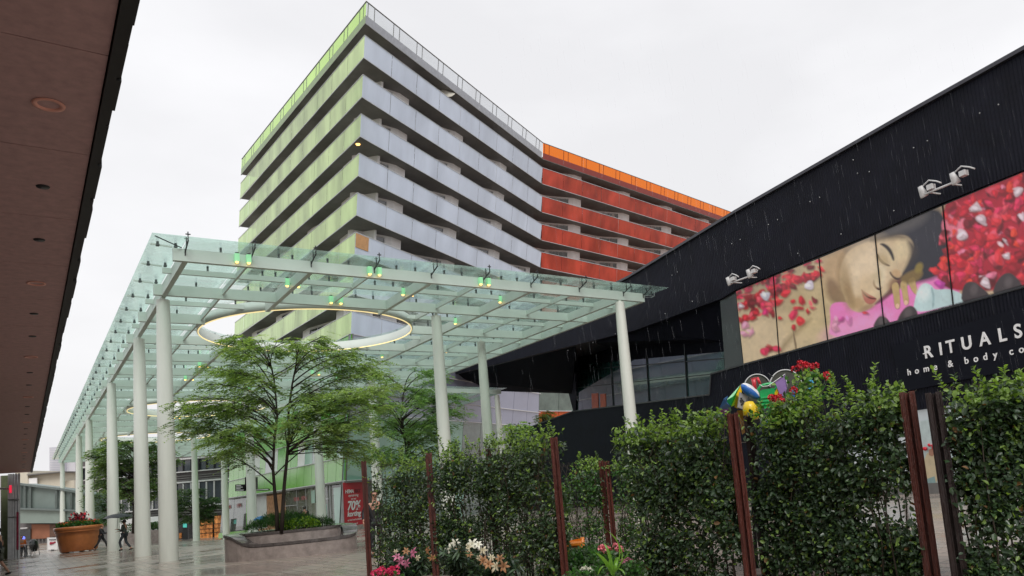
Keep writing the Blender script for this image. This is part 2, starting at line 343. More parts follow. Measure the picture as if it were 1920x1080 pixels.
bp = n.new('ShaderNodeBump'); bp.inputs['Strength'].default_value = .22; bp.inputs['Distance'].default_value = .012; L.new(iv.outputs[0], bp.inputs['Height']); L.new(bp.outputs[0], b.inputs['Normal'])
b.inputs['Specular IOR Level'].default_value = .6; b.inputs['Coat Weight'].default_value = .25; b.inputs['Coat Roughness'].default_value = .16
tag(mb.build('plaza_ground', m), kind='structure')

# ================================================================== main glass canopy
RINGS = [(10.9, 36.1, 4.65), (10.9, 64.2, 4.65), (10.9, 86.5, 4.65)]
def inring(x, y, pad=0.): return any((x - a) ** 2 + (y - b) ** 2 < (r + pad) ** 2 for a, b, r in RINGS)
def cut(p, q, pad=.0):
    """segment p-q (2D) minus the ring openings"""
    p = np.array(p, float); q = np.array(q, float); ts = [0., 1.]; d = q - p
    for a, b, r in RINGS:
        r = r + pad; f = p - np.array([a, b]); A = d @ d; B = 2 * f @ d; Cc = f @ f - r * r; D = B * B - 4 * A * Cc
        if D > 0:
            for t in ((-B - D ** .5) / 2 / A, (-B + D ** .5) / 2 / A):
                if 0 < t < 1: ts.append(t)
    ts.sort(); res = []
    for t0, t1 in zip(ts[:-1], ts[1:]):
        mid = p + d * (t0 + t1) / 2
        if not inring(*mid, pad - .01) and t1 - t0 > 1e-4: res.append((p + d * t0, p + d * t1))
    return res
Y0, PIT = 26.4, 4.4; NB = 20; YE = Y0 + PIT * NB      # 114.4
XL = [4.2, 8.1, 12.6, 17.1, 22.1]; XE = 23.3; ZB, ZT = 9.5, 9.9
can = thing('glass_canopy', 'large pale green steel and glass canopy on tall round columns over the plaza', 'canopy', (4.2, 26.4, 0))
for i, x in enumerate(XL + [XE]):
    w = .16
    for p, q in cut((x, Y0 + .08), (x, YE - .08), .05): mb = MB(); mb.bar((*p, (ZB + ZT) / 2 - .012), (*q, (ZB + ZT) / 2 - .012), w, ZT - ZB); part(mb, 'main_beam', m_beam, can)
for k in range(NB + 1):
    y = Y0 + PIT * k; mb = MB(); lowe = 0.
    for p, q in cut((3.86, y), (XE + .08, y), .05): mb = MB(); mb.bar((*p, (ZB + ZT) / 2), (*q, (ZB + ZT) / 2), .16, ZT - ZB); part(mb, 'cross_beam', m_beam, can)
XP = [(XL[i] + XL[i + 1]) / 2 for i in range(4)]
mb = MB()
for k in range(NB):
    y = Y0 + PIT * (k + .5); mb = MB()
    for p, q in cut((3.86, y), (XE + .08, y), .05):
        mb = MB(); mb.bar((*p, 9.80), (*q, 9.80), .10, .18); part(mb, 'purlin', m_beam, can)
for x in XP:
    mb = MB()
    for p, q in cut((x, Y0 + .08), (x, YE), .05): mb = MB(); mb.bar((*p, 9.765), (*q, 9.765), .07, .2); part(mb, 'purlin', m_beam, can)
# glass panes
gx = [3.05, 4.2] + sorted(XP + XL[1:]) + [24.35]
gx[0] = 3.2
ZG = 10.08; gi = 0; rest = MB(); npan = 0
gyl = [25.62] + [Y0 + PIT / 2 * k for k in range(1, 2 * NB + 1)] + [YE + .9]
for j in range(len(gyl) - 1):
    y0, y1 = gyl[j] + .012, gyl[j + 1] - .012
    for i in range(len(gx) - 1):
        x0, x1 = gx[i] + .012, gx[i + 1] - .012
        cs = [(x0, y0), (x1, y0), (x1, y1), (x0, y1)]
        near = any(math.hypot(min(max(a, x0), x1) - a, min(max(b, y0), y1) - b) < r for a, b, r in RINGS)
        N = 10 if near else 1; pb = rest if (npan >= 97) else MB()
        gp = {}
        for a in range(N + 1):
            for b_ in range(N + 1): gp[a, b_] = (x0 + (x1 - x0) * a / N, y0 + (y1 - y0) * b_ / N)
        any_f = False
        for a in range(N):
            for b_ in range(N):
                q = [gp[a, b_], gp[a + 1, b_], gp[a + 1, b_ + 1], gp[a, b_ + 1]]
                if all(inring(*c) for c in q): continue
                q2 = []
                for c in q:
                    for (ca, cb, r) in RINGS:
                        d = math.hypot(c[0] - ca, c[1] - cb)
                        if d < r: c = (ca + (c[0] - ca) * r / d, cb + (c[1] - cb) * r / d)
                    q2.append(c)
                any_f = True
                if near: pb.add([(c[0], c[1], ZG) for c in q2], [(0, 1, 2, 3)])
                else: pb.slab([(c[0], c[1], ZG) for c in q2], (0, 0, .016))
        if any_f and pb is not rest: part(pb, 'glass_pane', m_glassroof, can); npan += 1
tag(part(rest, 'glass_panes', m_glassroof, can), kind='stuff')
# clips under the panes
mb = MB()
for k in range(2 * NB + 1):
    y = Y0 + PIT / 2 * k
    for x in [3.45, 3.95] + [v + s for v in XP for s in (-.9, .9)] + [v + s for v in XL[1:] for s in (-.6, .6)] + [23.9]:
        if inring(x, y, .1): continue
        zz = ZT if k % 2 == 0 else 9.89
        if x < 4: mb.box((x - .035, y - .035, 9.93), (x + .035, y + .035, ZG)); mb.bar((x - .05, y, 9.97), (x + .05, y, 9.97), .1, .05)
        else: mb.box((x - .03, y - .03, zz - .01), (x + .03, y + .03, ZG)); mb.bar((x, y - .07, ZG - .03), (x, y + .07, ZG - .03), .05, .03)
tag(part(mb, 'pane_clips', mat('clip_grey', (.10, .11, .11), .4, .3), can), kind='stuff')
# stub arms carrying the left overhang, glass fins at the front and right edges
mb = MB()
for k in range(2 * NB + 1):
    y = Y0 + PIT / 2 * k
    mb.bar((3.86, y, 9.95), (3.25, y, 9.99), .03, .05)
tag(part(mb, 'left_edge_arms', m_beam, can), kind='stuff')
for x in sorted(XL + XP + [XE]):
    mb = MB(); a = np.array([x, Y0 - .08, 9.80]); b = np.array([x, 25.72, 10.02])
    mb.bar(a + (0, 0, -.12), a + (0, 0, .1), .03, .05, 0, (0, 1, 0)); mb.bar(a, b + (0, 0, -.02), .035, .035)
    mb.bar((x, 25.74, 9.98), (x, 25.74, 10.28), .03, .03, 0, (0, 1, 0)); mb.bar((x - .07, 25.74, 10.2), (x + .07, 25.74, 10.2), .03, .03)
    mb.bar((x, 26.05, 9.9), (x, 26.05, 10.2), .03, .03, 0, (0, 1, 0)); mb.bar((x - .06, 26.05, 10.15), (x + .06, 26.05, 10.15), .03, .03)
    part(mb, 'front_bracket', m_dark, can)
for k in range(0, 14):
    y = Y0 + PIT * k; mb = MB()
    mb.bar((XE + .08, y, 9.82), (24.1, y, 9.86), .03, .03); mb.bar((24.1, y, 9.84), (24.1, y, 10.06), .03, .03, 0, (0, 1, 0)); mb.bar((XE + .08, y + .3, 9.82), (24.1, y + .3, 9.86), .02, .02); mb.bar((24.1, y, 9.85), (24.1, y + .3, 9.85), .02, .02)
    part(mb, 'side_bracket', m_alu, can)
# diagonal stay in the corner
mb = MB(); mb.bar((4.1, 26.3, 9.92), (3.3, 25.75, 10.04), .025, .025); part(mb, 'corner_stay', m_dark, can)
# rings
for (a, b, r) in RINGS:
    mb = MB(); nseg = 96
    mb.lathe((a, b, 0), [(r, 9.56), (r + .07, 9.56), (r + .07, 9.98), (r, 9.98), (r, 9.56)], nseg, 0)
    rg = part(mb, 'ring_opening', m_beam, can)
    mb = MB(); mb.lathe((a, b, 0), [(r - .01, 9.525), (r + .03, 9.525), (r + .03, 9.556), (r - .01, 9.556), (r - .01, 9.525)], nseg, 0)
    part(mb, 'led_strip', m_ring_led, rg)
# columns
cols = [(4.2, 31.1), (4.2, 38.2), (4.2, 50.9), (4.2, 68.6), (4.2, 80.8), (4.2, 113.), (21.9, 26.4), (14.95, 31.0), (19.9, 36.0), (12.1, 54.), (15.7, 51.3), (13.4, 82.), (15.3, 78.5), (17.2, 45.2)]
def column(x, y, par, zt=9.5):
    mb = MB(); z0 = gnd(x, y) - .02
    mb.lathe((x, y, 0), [(.31, z0), (.31, z0 + .1), (.305, z0 + 1), (.28, 4), (.245, 7.5), (.215, zt - .12), (.215, zt - .1)], 28)
    mb.add([(x + .215 * math.cos(i * math.pi / 14), y + .215 * math.sin(i * math.pi / 14), zt - .1) for i in range(28)], [tuple(range(28))])
    mb.lathe((x, y, 0), [(.07, zt - .12), (.07, zt + .02)], 12)
    return part(mb, 'column', m_col, par)
for x, y in cols: column(x, y, can)
# lamps
def lamp(x, y, par):
    mb = MB(); mb.box((x - .07, y - .07, 9.60), (x + .07, y + .07, 9.87)); l = part(mb, 'lamp', m_lampg, par)
    mb = MB(); mb.lathe((x, y, 0), [(.001, 9.56), (.045, 9.56), (.055, 9.598)], 12); part(mb, 'bulb', m_lampw, l)
    mb = MB(); mb.box((x - .05, y - .05, 9.875), (x + .05, y + .05, 9.91)); part(mb, 'lamp_cap', m_dark, l)
for x in (5.87, 10.32, 14.85): 
    for s in (-.18, .18): lamp(x + s, Y0 - .2, can)
for x, y in [(8.1, 28.6), (12.6, 28.6), (17.1, 28.6), (17.1, 33.), (19.6, 40.0), (16.9, 42.), (10.35, 30.6), (19.2, 44.2)]:
    for s in (-.2, .2): lamp(x + s + (.0 if y != 30.6 else 0), y, can)
for x, y in [(8.1, 50.6), (10.2, 52.9), (5.87, 57.2), (5.87, 61.7), (5.87, 75.), (8.1, 46.), (14.8, 57.3), (8.1, 59.4), (14.8, 48.2), (10.3, 70.3), (17.1, 50.6), (12.6, 55.), (17.1, 55.)]:
    for s in (-.2, .2): lamp(x + s, y, can)

# ================================================================== second canopy by the tower
c2 = thing('glass_canopy', 'smaller glass canopy along the lavender front of the apartment tower, behind the big one', 'canopy', (32.6, 56.9, 0))
mb = MB(); mb.bar((20.4, 54.9, 9.7), (33.0, 56.9, 9.7), .15, .36); part(mb, 'main_beam', m_beam, c2)
mb = MB(); mb.bar((32.8, 57., 9.68), (33.2, 65.5, 9.68), .15, .32); part(mb, 'main_beam', m_beam, c2)
for t in (.15, .4, .65, .85):
    mb = MB(); x = 20.4 + 12.6 * t; y = 54.9 + 2 * t; mb.bar((x, y + .1, 9.72), (x + .2, y + 1.5 + 6.3 * t, 9.72), .08, .22); part(mb, 'purlin', m_beam, c2)
mb = MB(); mb.slab([(20.2, 54.5, 9.95), (33.4, 56.4, 9.95), (33.6, 66., 9.95), (22.2, 59.6, 9.95)], (0, 0, .02)); part(mb, 'glass_pane', m_glassroof, c2)
column(32.6, 56.9, c2)
# ================================================================== apartment tower (leaning floors)
def Cc(z): return np.array([19.75 + .04 * z, 59.6 - .175 * z, z])
def Ee(z): return np.array([50.2 - .08 * z, 79.6 - .307 * z, z])
def Ll(z): return np.array([18.0 + .034 * z, 92.2 - .175 * z, z])
def Ff(z): return Ee(z) + [39.5, 7.6, 0]
FACES = {'green': (Ll, Cc), 'lav': (Cc, Ee), 'red': (Ee, Ff)}
def fdir(fc, z): a, b = FACES[fc]; return nrm(b(z) - a(z))
def fin(fc, z): d = fdir(fc, z); return np.array([-d[1], d[0], 0.])      # inward normal
def FP(fc, s, z, off=0.):     # point s metres along a face at height z, off metres inwards
    a, b = FACES[fc]; return a(z) + fdir(fc, z) * s + fin(fc, z) * off
def flen(fc, z): a, b = FACES[fc]; return float(np.linalg.norm(b(z) - a(z)))
tw = thing('apartment_tower', 'tall leaning apartment block with stacked balconies in green, lavender and red glass', 'building', Cc(0))
SPAN = {'green': m_gpan, 'lav': m_lpan, 'red': m_rpan}; TOPM = {'green': m_gtop, 'lav': m_ltop, 'red': m_rtop}
levels = [39.6] + [37 - 3 * i for i in range(8)]
m_redsp = mat('red_roof_band', (.25, .03, .02), .3); m_lavsp = mat('grey_roof_band', (.33, .35, .39), .3); m_grsp = mat('green_roof_band', (.22, .33, .14), .3)
m_curt = mat('pale_curtain', (.48, .47, .44), .8, 0, .2, 6, stretch=(8, 8, .3)); rw = random.Random(12)
nwin = 0; restw = MB(); restf = MB()
for k, zr in enumerate(levels):
    zb = zr - 1.65
    # floor slab (whole plate)
    z0, z1 = zb + .0, zb + .22
    ins = .035
    pl = [Ll(z0) + [.03, -.03, 0], Cc(z0) + [.04, .05, 0], Ee(z0) + [0, .04, 0], Ff(z0) + [0, .04, 0], Ff(z0) + [-2, 14, 0], Ee(z0) + [-6, 14, 0], Ll(z0) + [18, 1, 0]]
    mb = MB(); n_ = len(pl)
    mb.add([(*p[:2], z0) for p in pl] + [(*p[:2], z1) for p in pl], [], 0)
    mb.f += [(0, 6, 5), (0, 5, 2, 1), (5, 4, 3, 2)]; mb.m += [0] * 3; mb.sm += [False] * 3
    mb.f += [(7, 12, 13), (7, 8, 9, 12), (12, 9, 10, 11)]; mb.m += [0] * 3; mb.sm += [False] * 3
    for i in range(7): mb.f.append((i, (i + 1) % 7, (i + 1) % 7 + 7, i + 7)); mb.m.append(0); mb.sm.append(False)
    sl = part(mb, 'floor_slab', m_slab, tw)
    for fc in ('green', 'lav', 'red'):
        Ln = flen(fc, zr); npn = {'green': 10, 'lav': 9, 'red': 12}[fc]
        mb = MB(); off = .0
        zt = zr if k else zr; zm = zb + .62 if k == 0 else None
        for i in range(npn):
            s0 = Ln * i / npn + ((.02 if k else .004) if i else 0.0); s1 = Ln * (i + 1) / npn - ((.02 if k else .004) if i < npn - 1 else 0)
            if k == 0:
                mb.add([FP(fc, s0, zb), FP(fc, s1, zb), FP(fc, s1, zm), FP(fc, s0, zm)], [(0, 1, 2, 3)], 1)
                mb.add([FP(fc, s0, zm), FP(fc, s1, zm), FP(fc, s1, zt), FP(fc, s0, zt)], [(0, 1, 2, 3)], 0)
            else: mb.add([FP(fc, s0, zb - .04), FP(fc, s1, zb - .04), FP(fc, s1, zt), FP(fc, s0, zt)], [(0, 1, 2, 3)], 0)
        bp_ = part(mb, 'balcony_parapet', [TOPM[fc] if k == 0 else SPAN[fc], {'green': m_grsp, 'lav': m_lavsp, 'red': m_redsp}[fc]], tw)
        mb = MB()
        mb.bar(FP(fc, .0, zt + .02, .02), FP(fc, Ln, zt + .02, .02), .09, .05)
        mb.bar(FP(fc, .0, zb - .05, .0), FP(fc, Ln, zb - .05, .0), .06, .05)
        part(mb, 'handrail', m_alu if k else m_conc, bp_)
        mb = MB()
        step = 1.55
        s = .3
        while s < Ln - .1:
            if k == 0:
                for d_ in (0, .75): mb.bar(FP(fc, s + d_, zm, .06), FP(fc, s + d_, zt, .06), .05, .05, 0, (1, 0, 0))
                s += 3.1
            else: mb.bar(FP(fc, s, zb + .2, .06), FP(fc, s, zt, .06), .03, .03, 0, (1, 0, 0)); s += 1.6
        part(mb, 'parapet_posts', m_conc, bp_)
        if k == 0: continue
    # recessed walls and windows between this floor's slab top and the slab of the floor above
    if k == 0: continue
    zlo, zhi = z1, levels[k - 1] - 1.65
    zmid = zr
    for fc, bay, s_st in (('green', 8.0, 2.2), ('lav', 8.45, .2), ('red', 9.2, .6)):
        Ln = flen(fc, zr); pts = []; s = s_st
        if fc == 'green':     # mirrored bays
            pts = [(1.6, 3.0)]
            s = 2.2
            while s < Ln - 2.5:
                pts += [(s, 2.9), (s + .5, 1.05), (s + 1.9, 1.05), (s + bay - .6, 2.5)]; s += bay
            pts = [p for p in pts if p[0] < Ln - 2.6] + [(Ln - 2.6, 2.6)]
        else:
            pts = [(2.4, 2.6)] if fc == 'lav' else [(.2, 2.6)]
            while s < Ln:
                pts += [(s + 2.3, 2.4), (s + 5.6, 1.05), (s + 6.9, 1.05), (s + 7.5, 2.7)]; s += bay
            lim = Ln - .5 if fc == 'lav' else Ln
            pts = [p for p in pts if p[0] < lim and p[0] > 0] + [(lim, 2.6)]
            pts = sorted(set(pts))
        mb = MB()
        for (sa, oa), (sb, ob) in zip(pts[:-1], pts[1:]):
            a0, b0, b1, a1 = FP(fc, sa, zlo, oa), FP(fc, sb, zlo, ob), FP(fc, sb, zhi, ob), FP(fc, sa, zhi, oa)
            inn = fin(fc, zr) * .2
            mb.hexa([a0, b0, b0 + inn, a0 + inn, a1, b1, b1 + inn, a1 + inn])
        part(mb, 'wall', m_wallw, tw)
        # windows on the slanting stretches
        for (sa, oa), (sb, ob) in zip(pts[:-1], pts[1:]):
            if sb - sa < 2.6: continue
            def WP(t, z, o): return FP(fc, sa + (sb - sa) * t, z, oa + (ob - oa) * t - o)
            if fc == 'green': spans = [(.06, .66)]
            else: spans = [(.05, .93)] if abs(oa - ob) < 1 else [(.12, .80)]
            for t0, t1 in spans + ([(.62, .9)] if fc != 'green' and sb - sa < 3.5 and False else []):
                if fc == 'red' and sa > 34: continue
                mb = MB(); mb.hexa([WP(t0, zlo + .1, .03), WP(t1, zlo + .1, .03), WP(t1, zlo + .1, -.01), WP(t0, zlo + .1, -.01), WP(t0, zhi - .22, .03), WP(t1, zhi - .22, .03), WP(t1, zhi - .22, -.01), WP(t0, zhi - .22, -.01)])
                cur = None
                if rw.random() < .6:
                    ca = t0 + (t1 - t0) * rw.choice([.02, .35, .62]); cb_ = ca + (t1 - t0) * rw.uniform(.15, .34); cur = MB(); cur.hexa([WP(ca, zlo + .15, .036), WP(cb_, zlo + .15, .036), WP(cb_, zlo + .15, .031), WP(ca, zlo + .15, .031), WP(ca, zhi - .24, .036), WP(cb_, zhi - .24, .036), WP(cb_, zhi - .24, .031), WP(ca, zhi - .24, .031)])
                over = nwin >= 97
                if over: restw.v, restw.f = restw.v, restw.f; restw.add(mb.v, mb.f)
                else: w = part(mb, 'window', m_win, tw)
                nwin += 1
                mb = MB(); nn = max(2, int((t1 - t0) * (sb - sa) / 1.0))
                for i in range(nn + 1): mb.bar(WP(t0 + (t1 - t0) * i / nn, zlo + .1, .05), WP(t0 + (t1 - t0) * i / nn, zhi - .2, .05), .07, .05, 0, (1, 0, 0))
                mb.bar(WP(t0, zhi - .2, .05), WP(t1, zhi - .2, .05), .06, .07); mb.bar(WP(t0, zhi - .75, .05), WP(t1, zhi - .75, .05), .04, .05)
                if over: restf.add(mb.v, mb.f)
                else: part(mb, 'window_frame', m_frame, w)
                if cur and not over: part(cur, 'curtain', m_curt, w)
if restw.f: tag(part(restw, 'windows', m_win, tw), kind='stuff'); tag(part(restf, 'window_frames', m_frame, tw), kind='stuff')
# roof plate above top balcony and inner core
mb = MB()
for zc0, zc1 in ((-1.2, 40.2),):
    pts = lambda z: [FP('green', 3, z, 4.2), FP('green', flen('green', z) - 4.5, z, 4.2), Cc(z) + [4.2, 7.2, 0], FP('lav', 6, z, 4.2), Ee(z) + [-1, 4.4, 0], Ff(z) + [-.5, 4.4, 0], Ff(z) + [-2, 12, 0], Ee(z) + [-6, 12, 0], FP('green', 3, z, 12)]
    for z0, z1 in [(-1.2, 14.3)] + [(levels[k] - 1.43, levels[k - 1] - 1.66) for k in range(8, 0, -1)]:
        a = pts(z0); b = pts(z1); N = len(a); mb.add(a + b, [(i, (i + 1) % N, (i + 1) % N + N, i + N) for i in range(N)])
part(mb, 'core_wall', m_wallw, tw)
# lit balcony lamp and the boarded corner pane
mb = MB(); mb.lathe(Cc(30.0 + .33 - .0) * [1, 1, 0] + [.3, 1.6, 29.28 + .0], [(.001, 0), (.14, .0), (.18, .06)], 14); part(mb, 'balcony_lamp', m_lampw, tw)
m_ply = mat('plywood_board', (.55, .30, .13), .6)
mb = MB(); mb.hexa([FP('lav', .05, 20.9, -.04), FP('lav', 1.55, 20.9, -.04), FP('lav', 1.55, 20.9, -.01), FP('lav', .05, 20.9, -.01), FP('lav', .05, 21.95, -.04), FP('lav', 1.55, 21.95, -.04), FP('lav', 1.55, 21.95, -.01), FP('lav', .05, 21.95, -.01)]); part(mb, 'boarded_pane', m_ply, tw)
# ---- lower facade below the balconies
def facade_cell(mb, fc, s0, s1, z0, z1, off, mi=0, th=.06):
    mb.hexa([FP(fc, s0, z0, off), FP(fc, s1, z0, off), FP(fc, s1, z0, off + th), FP(fc, s0, z0, off + th), FP(fc, s0, z1, off), FP(fc, s1, z1, off), FP(fc, s1, z1, off + th), FP(fc, s0, z1, off + th)], mi)
r2 = random.Random(3)
zb_ = 14.32
for fc, rows in (('green', [(12.2, zb_, 'w'), (10.9, 12.2, 's'), (8.3, 10.9, 'w'), (7.0, 8.3, 's'), (4.95, 7.0, 'w'), (3.15, 4.95, 's')]),
                 ('lav', [(12.2, zb_, 'l'), (10.0, 12.2, 'l'), (8.3, 10.0, 'l'), (3.15, 8.3, 'm')]),
                 ('red', [(10.2, zb_, 'g'), (4.5, 10.2, 'o'), (0, 4.5, 'g')])):
    Ln = flen(fc, 8); ncol = {'green': 18, 'lav': 10, 'red': 12}[fc]
    for z0, z1, kd in rows:
        mb = MB()
        for i in range(ncol):
            s0, s1 = Ln * i / ncol + .03, Ln * (i + 1) / ncol - .03
            if kd == 's': mi = 0
            elif kd == 'w': mi = r2.choice([1, 2, 1, 3, 0, 4, 0, 2])
            else: mi = {'l': 5, 'm': 2 if i < 5 else 3, 'o': 6, 'g': 3}[kd]
            facade_cell(mb, fc, s0, s1, z0 + .03, z1 - .03, .05, mi)
        part(mb, 'facade_band', [m_gspan, m_gbright, m_mint, m_ggl, m_wallw, m_lcl, m_orange], tw)
        mb = MB(); mb.bar(FP(fc, 0, z0, -.02), FP(fc, Ln, z0, -.02), .1, .07); part(mb, 'facade_rail', m_white, tw)
    mb = MB()
    for i in range(ncol): facade_cell(mb, fc, Ln * i / ncol + (.02 if i == 0 else 0), Ln * (i + 1) / ncol - (.02 if i == ncol - 1 else 0), 3.1 if fc != 'red' else -1, zb_, .13, 0, .1)
    part(mb, 'wall', m_conc, tw)
# ---- ground floor shop on the green face (glass, door, lettering), measured on the photograph
GO = .35
def gplane():
    a, b, c = FP('green', 10, 0, GO), FP('green', 28, 0, GO), FP('green', 28, 3, GO); n = nrm(np.cross(b - a, c - a)); return a, n
ga, gn = gplane()
def gq(u, v, o=0.): return onp(u, v, ga - gn * o * np.sign((ga - O) @ gn), gn)
def qpart(poly, o, name, m, par, th=.04, pl=gq, label=None):
    mb = MB(); pts = [pl(u, v, o) for u, v in poly]; nn_ = gn if pl is gq else ln_
    sgn = np.sign((pts[0] - O) @ nn_); mb.slab(pts, nn_ * sgn * th); return part(mb, name, m, par, label)
mb = MB(); Lg = flen('green', 1)
mb.hexa([FP('green', 0, -1.2, GO + 3), FP('green', Lg - 3, -1.2, GO + 3), FP('green', Lg - 3, -1.2, GO + 3.1), FP('green', 0, -1.2, GO + 3.1), FP('green', 0, 3.1, GO + 3), FP('green', Lg - 3, 3.1, GO + 3), FP('green', Lg - 3, 3.1, GO + 3.1), FP('green', 0, 3.1, GO + 3.1)])
part(mb, 'shop_back_wall', m_warm, tw)
mb = MB(); facade_cell(mb, 'green', 0, Lg, 2.98, 3.12, -.05, 0, 3.4); part(mb, 'shop_ceiling', m_conc, tw)
m_shopgl = glassy('shop_glass', (.62, .70, .64), (.30, .33, .30), .5, 1.45, .03, .3, .5, .3)
qpart([(534, 921), (642, 903), (646, 991), (538, 1000)], 0, 'shop_window', m_shopgl, tw)
qpart([(440, 932), (462, 927), (462, 992), (436, 996)], 0, 'shop_window', m_shopgl, tw)
qpart([(418, 938), (440, 933), (436, 998), (412, 1001)], .01, 'shop_window', m_shopgl, tw)
mb = MB()
for u, w in ((556, .06), (573, .06), (594, .12), (613, .12), (618, .1), (640, .22)):
    mb = MB(); a = gq(u, 918 - (u - 534) * .16, .06); b = gq(u + 3, 996, .06); mb.bar(a, b, .05, w, 0, fdir('green', 1)); part(mb, 'window_post', m_alu, tw)
mb = MB(); mb.bar(gq(594, 937, .07), gq(616, 935, .07), .06, .12); part(mb, 'door_frame', m_alu, tw); mb = MB(); mb.bar(gq(534, 949, .07), gq(556, 947, .07), .05, .06); part(mb, 'window_transom', m_alu, tw)
qpart([(600, 946), (612, 945), (613, 990), (602, 991)], .05, 'door', m_mint, tw)
qpart([(583, 920), (590, 919), (590, 943), (584, 944)], .05, 'green_glass_panel', m_mint, tw)
qpart([(625, 915), (639, 913), (640, 988), (628, 990)], .05, 'green_glass_panel', m_mint, tw)
qpart([(478, 927), (499, 924), (500, 990), (478, 992)], .04, 'entrance_pier', m_white, tw)
qpart([(462, 925), (465, 925), (465, 994), (461, 994)], .05, 'green_fin', m_gbright, tw)
qpart([(410, 1000), (470, 993), (470, 1002), (409, 1010)], .05, 'green_plinth', m_gspan, tw)
fd = fdir('green', 1)
for (u, v, sz) in ((425, 955, .62), (444, 952, .62), (551, 940, .5), (565, 938, .5)):
    text('HEMA', 'shop_lettering', gq(u, v, .06), fd, (0, 0, 1), sz, m_rtxt, tw, .01)
# ---- poster at the corner of the lavender face
la, ln_ = FP('lav', 0, 0, -.0), nrm(np.cross(fdir('lav', 1), Ee(5) - Ee(0) + 0 * Cc(0))); 
ln_ = nrm(np.cross(fdir('lav', 1.5), Cc(3) - Cc(0)))
def lq(u, v, o=0.): return onp(u, v, la - ln_ * o * np.sign((la - O) @ ln_), ln_)
po = qpart([(643.5, 905), (680.5, 904), (684, 988), (647, 990)], .05, 'poster', m_red, tw, pl=lq)
ld = fdir('lav', 1.5); lu = Cc(3) - Cc(0)
def ltx(s, u, v, sz, m, bold=0, al='CENTER', sp=1.): return text(s, 'poster_lettering', lq(u, v, .08), ld, lu, sz, m, po, .005, 0, al, sp, bold)
ltx('HEMA', 647, 925.2, .40, m_wtxt, .008, 'LEFT', .95); ltx('RKT', 665, 924.2, .40, m_dred, .004, 'LEFT', .95)
ltx('opruiming', 662.5, 930.8, .30, m_wtxt); ltx('tot wel', 663, 936.5, .20, m_wtxt)
ltx('70%', 663.3, 955.5, .98, m_wtxt, .03, sp=.95); ltx('korting', 664, 967.3, .58, m_wtxt, .016, sp=.97)
ltx('op heel veel artikelen', 665, 975.5, .20, m_wtxt); ltx('hema.nl', 665.5, 983, .22, m_wtxt)
mb = MB()
for i in range(9):
    facade_cell(mb, 'lav', 4.6 + i * 3.5, 4.6 + i * 3.5 + 3.4, -1.2, 3.1, .06, 1 if i % 3 else 0)
part(mb, 'shop_window', [m_mint, m_ggl], tw)
mb = MB(); facade_cell(mb, 'lav', 0, 36, -1.2, 3.1, .2, 0); facade_cell(mb, 'lav', -.12, .32, -1.2, 3.12, -.02, 1); part(mb, 'shop_wall', [m_conc, m_alu], tw)
# entrance step
mb = MB(); p = [FP('green', Lg - 16, 0, -1.2), FP('green', Lg, 0, -1.2), FP('lav', 4, 0, -1.), FP('lav', 4, 0, 1), FP('green', Lg - 16, 0, 1)]
mb.slab([(q[0], q[1], -1.3) for q in p], (0, 0, .96)); part(mb, 'entrance_step', m_granite, tw)
# parasol on a top balcony
pb = FP('lav', 12.2, 35.6, .9); ps = thing('parasol', 'small pale folded-over parasol sticking out of a top-floor lavender balcony', 'parasol', pb)
mb = MB(); mb.tube([pb, pb + [-.1, -.3, 1.5], pb + [-.5, -.9, 2.4]], .03, 6); part(mb, 'pole', m_alu, ps)
mb = MB(); c = pb + [-.5, -.9, 2.35]; ax = nrm([-.35, -.6, .72]); e1 = nrm(np.cross(ax, (0, 0, 1))); e2 = np.cross(ax, e1)
rim = [c - ax * .35 + (e1 * math.cos(a) + e2 * math.sin(a)) * 1.15 for a in np.arange(8) * math.pi / 4]
mb.add([c + ax * .12] + rim, [(0, i + 1, (i + 1) % 8 + 1) for i in range(8)]); mb.add([c + ax * .10] + [q - ax * .02 for q in rim], [(0, (i + 1) % 8 + 1, i + 1) for i in range(8)])
part(mb, 'canopy', mat('parasol_cloth', (.50, .48, .42), .8), ps)

# ================================================================== black cosmetics shop building
A0 = np.array([22.72, 8.38, 0.]); AD = nrm([4.39, 23.24, 0.]); AN = np.array([AD[1], -AD[0], 0.])      # AN points away from the plaza
def aq(u, v, o=0.): return onp(u, v, A0 - AN * o, AN)          # o metres in front of the wall
m_black = mat('matt_black_soffit', (.0045, .005, .009), .8, 0, .2, 1, spec=.05)
bb = thing('shop_building', 'black corrugated shop building with long angled roof edge and a wide picture billboard', 'building', (*aq(1600, 600)[:2], 0))
def aslab(poly, o, th, name, m, par, label=None):
    mb = MB(); mb.slab([aq(u, v, o) for u, v in poly], AN * th); return part(mb, name, m, par, label)
def aline(s, z, o=0.): q = A0 + AD * s - AN * o; return np.array([q[0], q[1], z])
rz_ = [aq(1990, 55)[2], aq(832, 699)[2]]
# upper fascia (front face polygon, then given real thickness)
top = [(1990, 55), (1700, 216), (1380, 398), (1180, 520), (1000, 610), (834, 697)]
low = [(835, 706), (1188, 620), (1350, 561), (1380, 543), (1640, 436), (1767, 380), (1990, 290)]
aslab(top + low, .25, 4.6, 'upper_cladding', m_navy, bb)
mb = MB()
tp = [aq(u, v, .3) for u, v in top]
for a, b in zip(tp[:-1], tp[1:]): mb.bar(a + [0, 0, .04], b + [0, 0, .04], .16, .12)
part(mb, 'roof_edge_trim', mat('roof_trim_grey', (.05, .05, .06), .3, .4), bb)
# deep mass behind the right half
mb = MB()
r0 = aq(1990, 55, -.2); r1 = aq(1240, 500, -.2); 
bot = 0.
mb.slab([(*r0[:2], bot), (*r1[:2], bot), r1 + [0, 0, -.25], r0 + [0, 0, -.25]], AN * 16); 
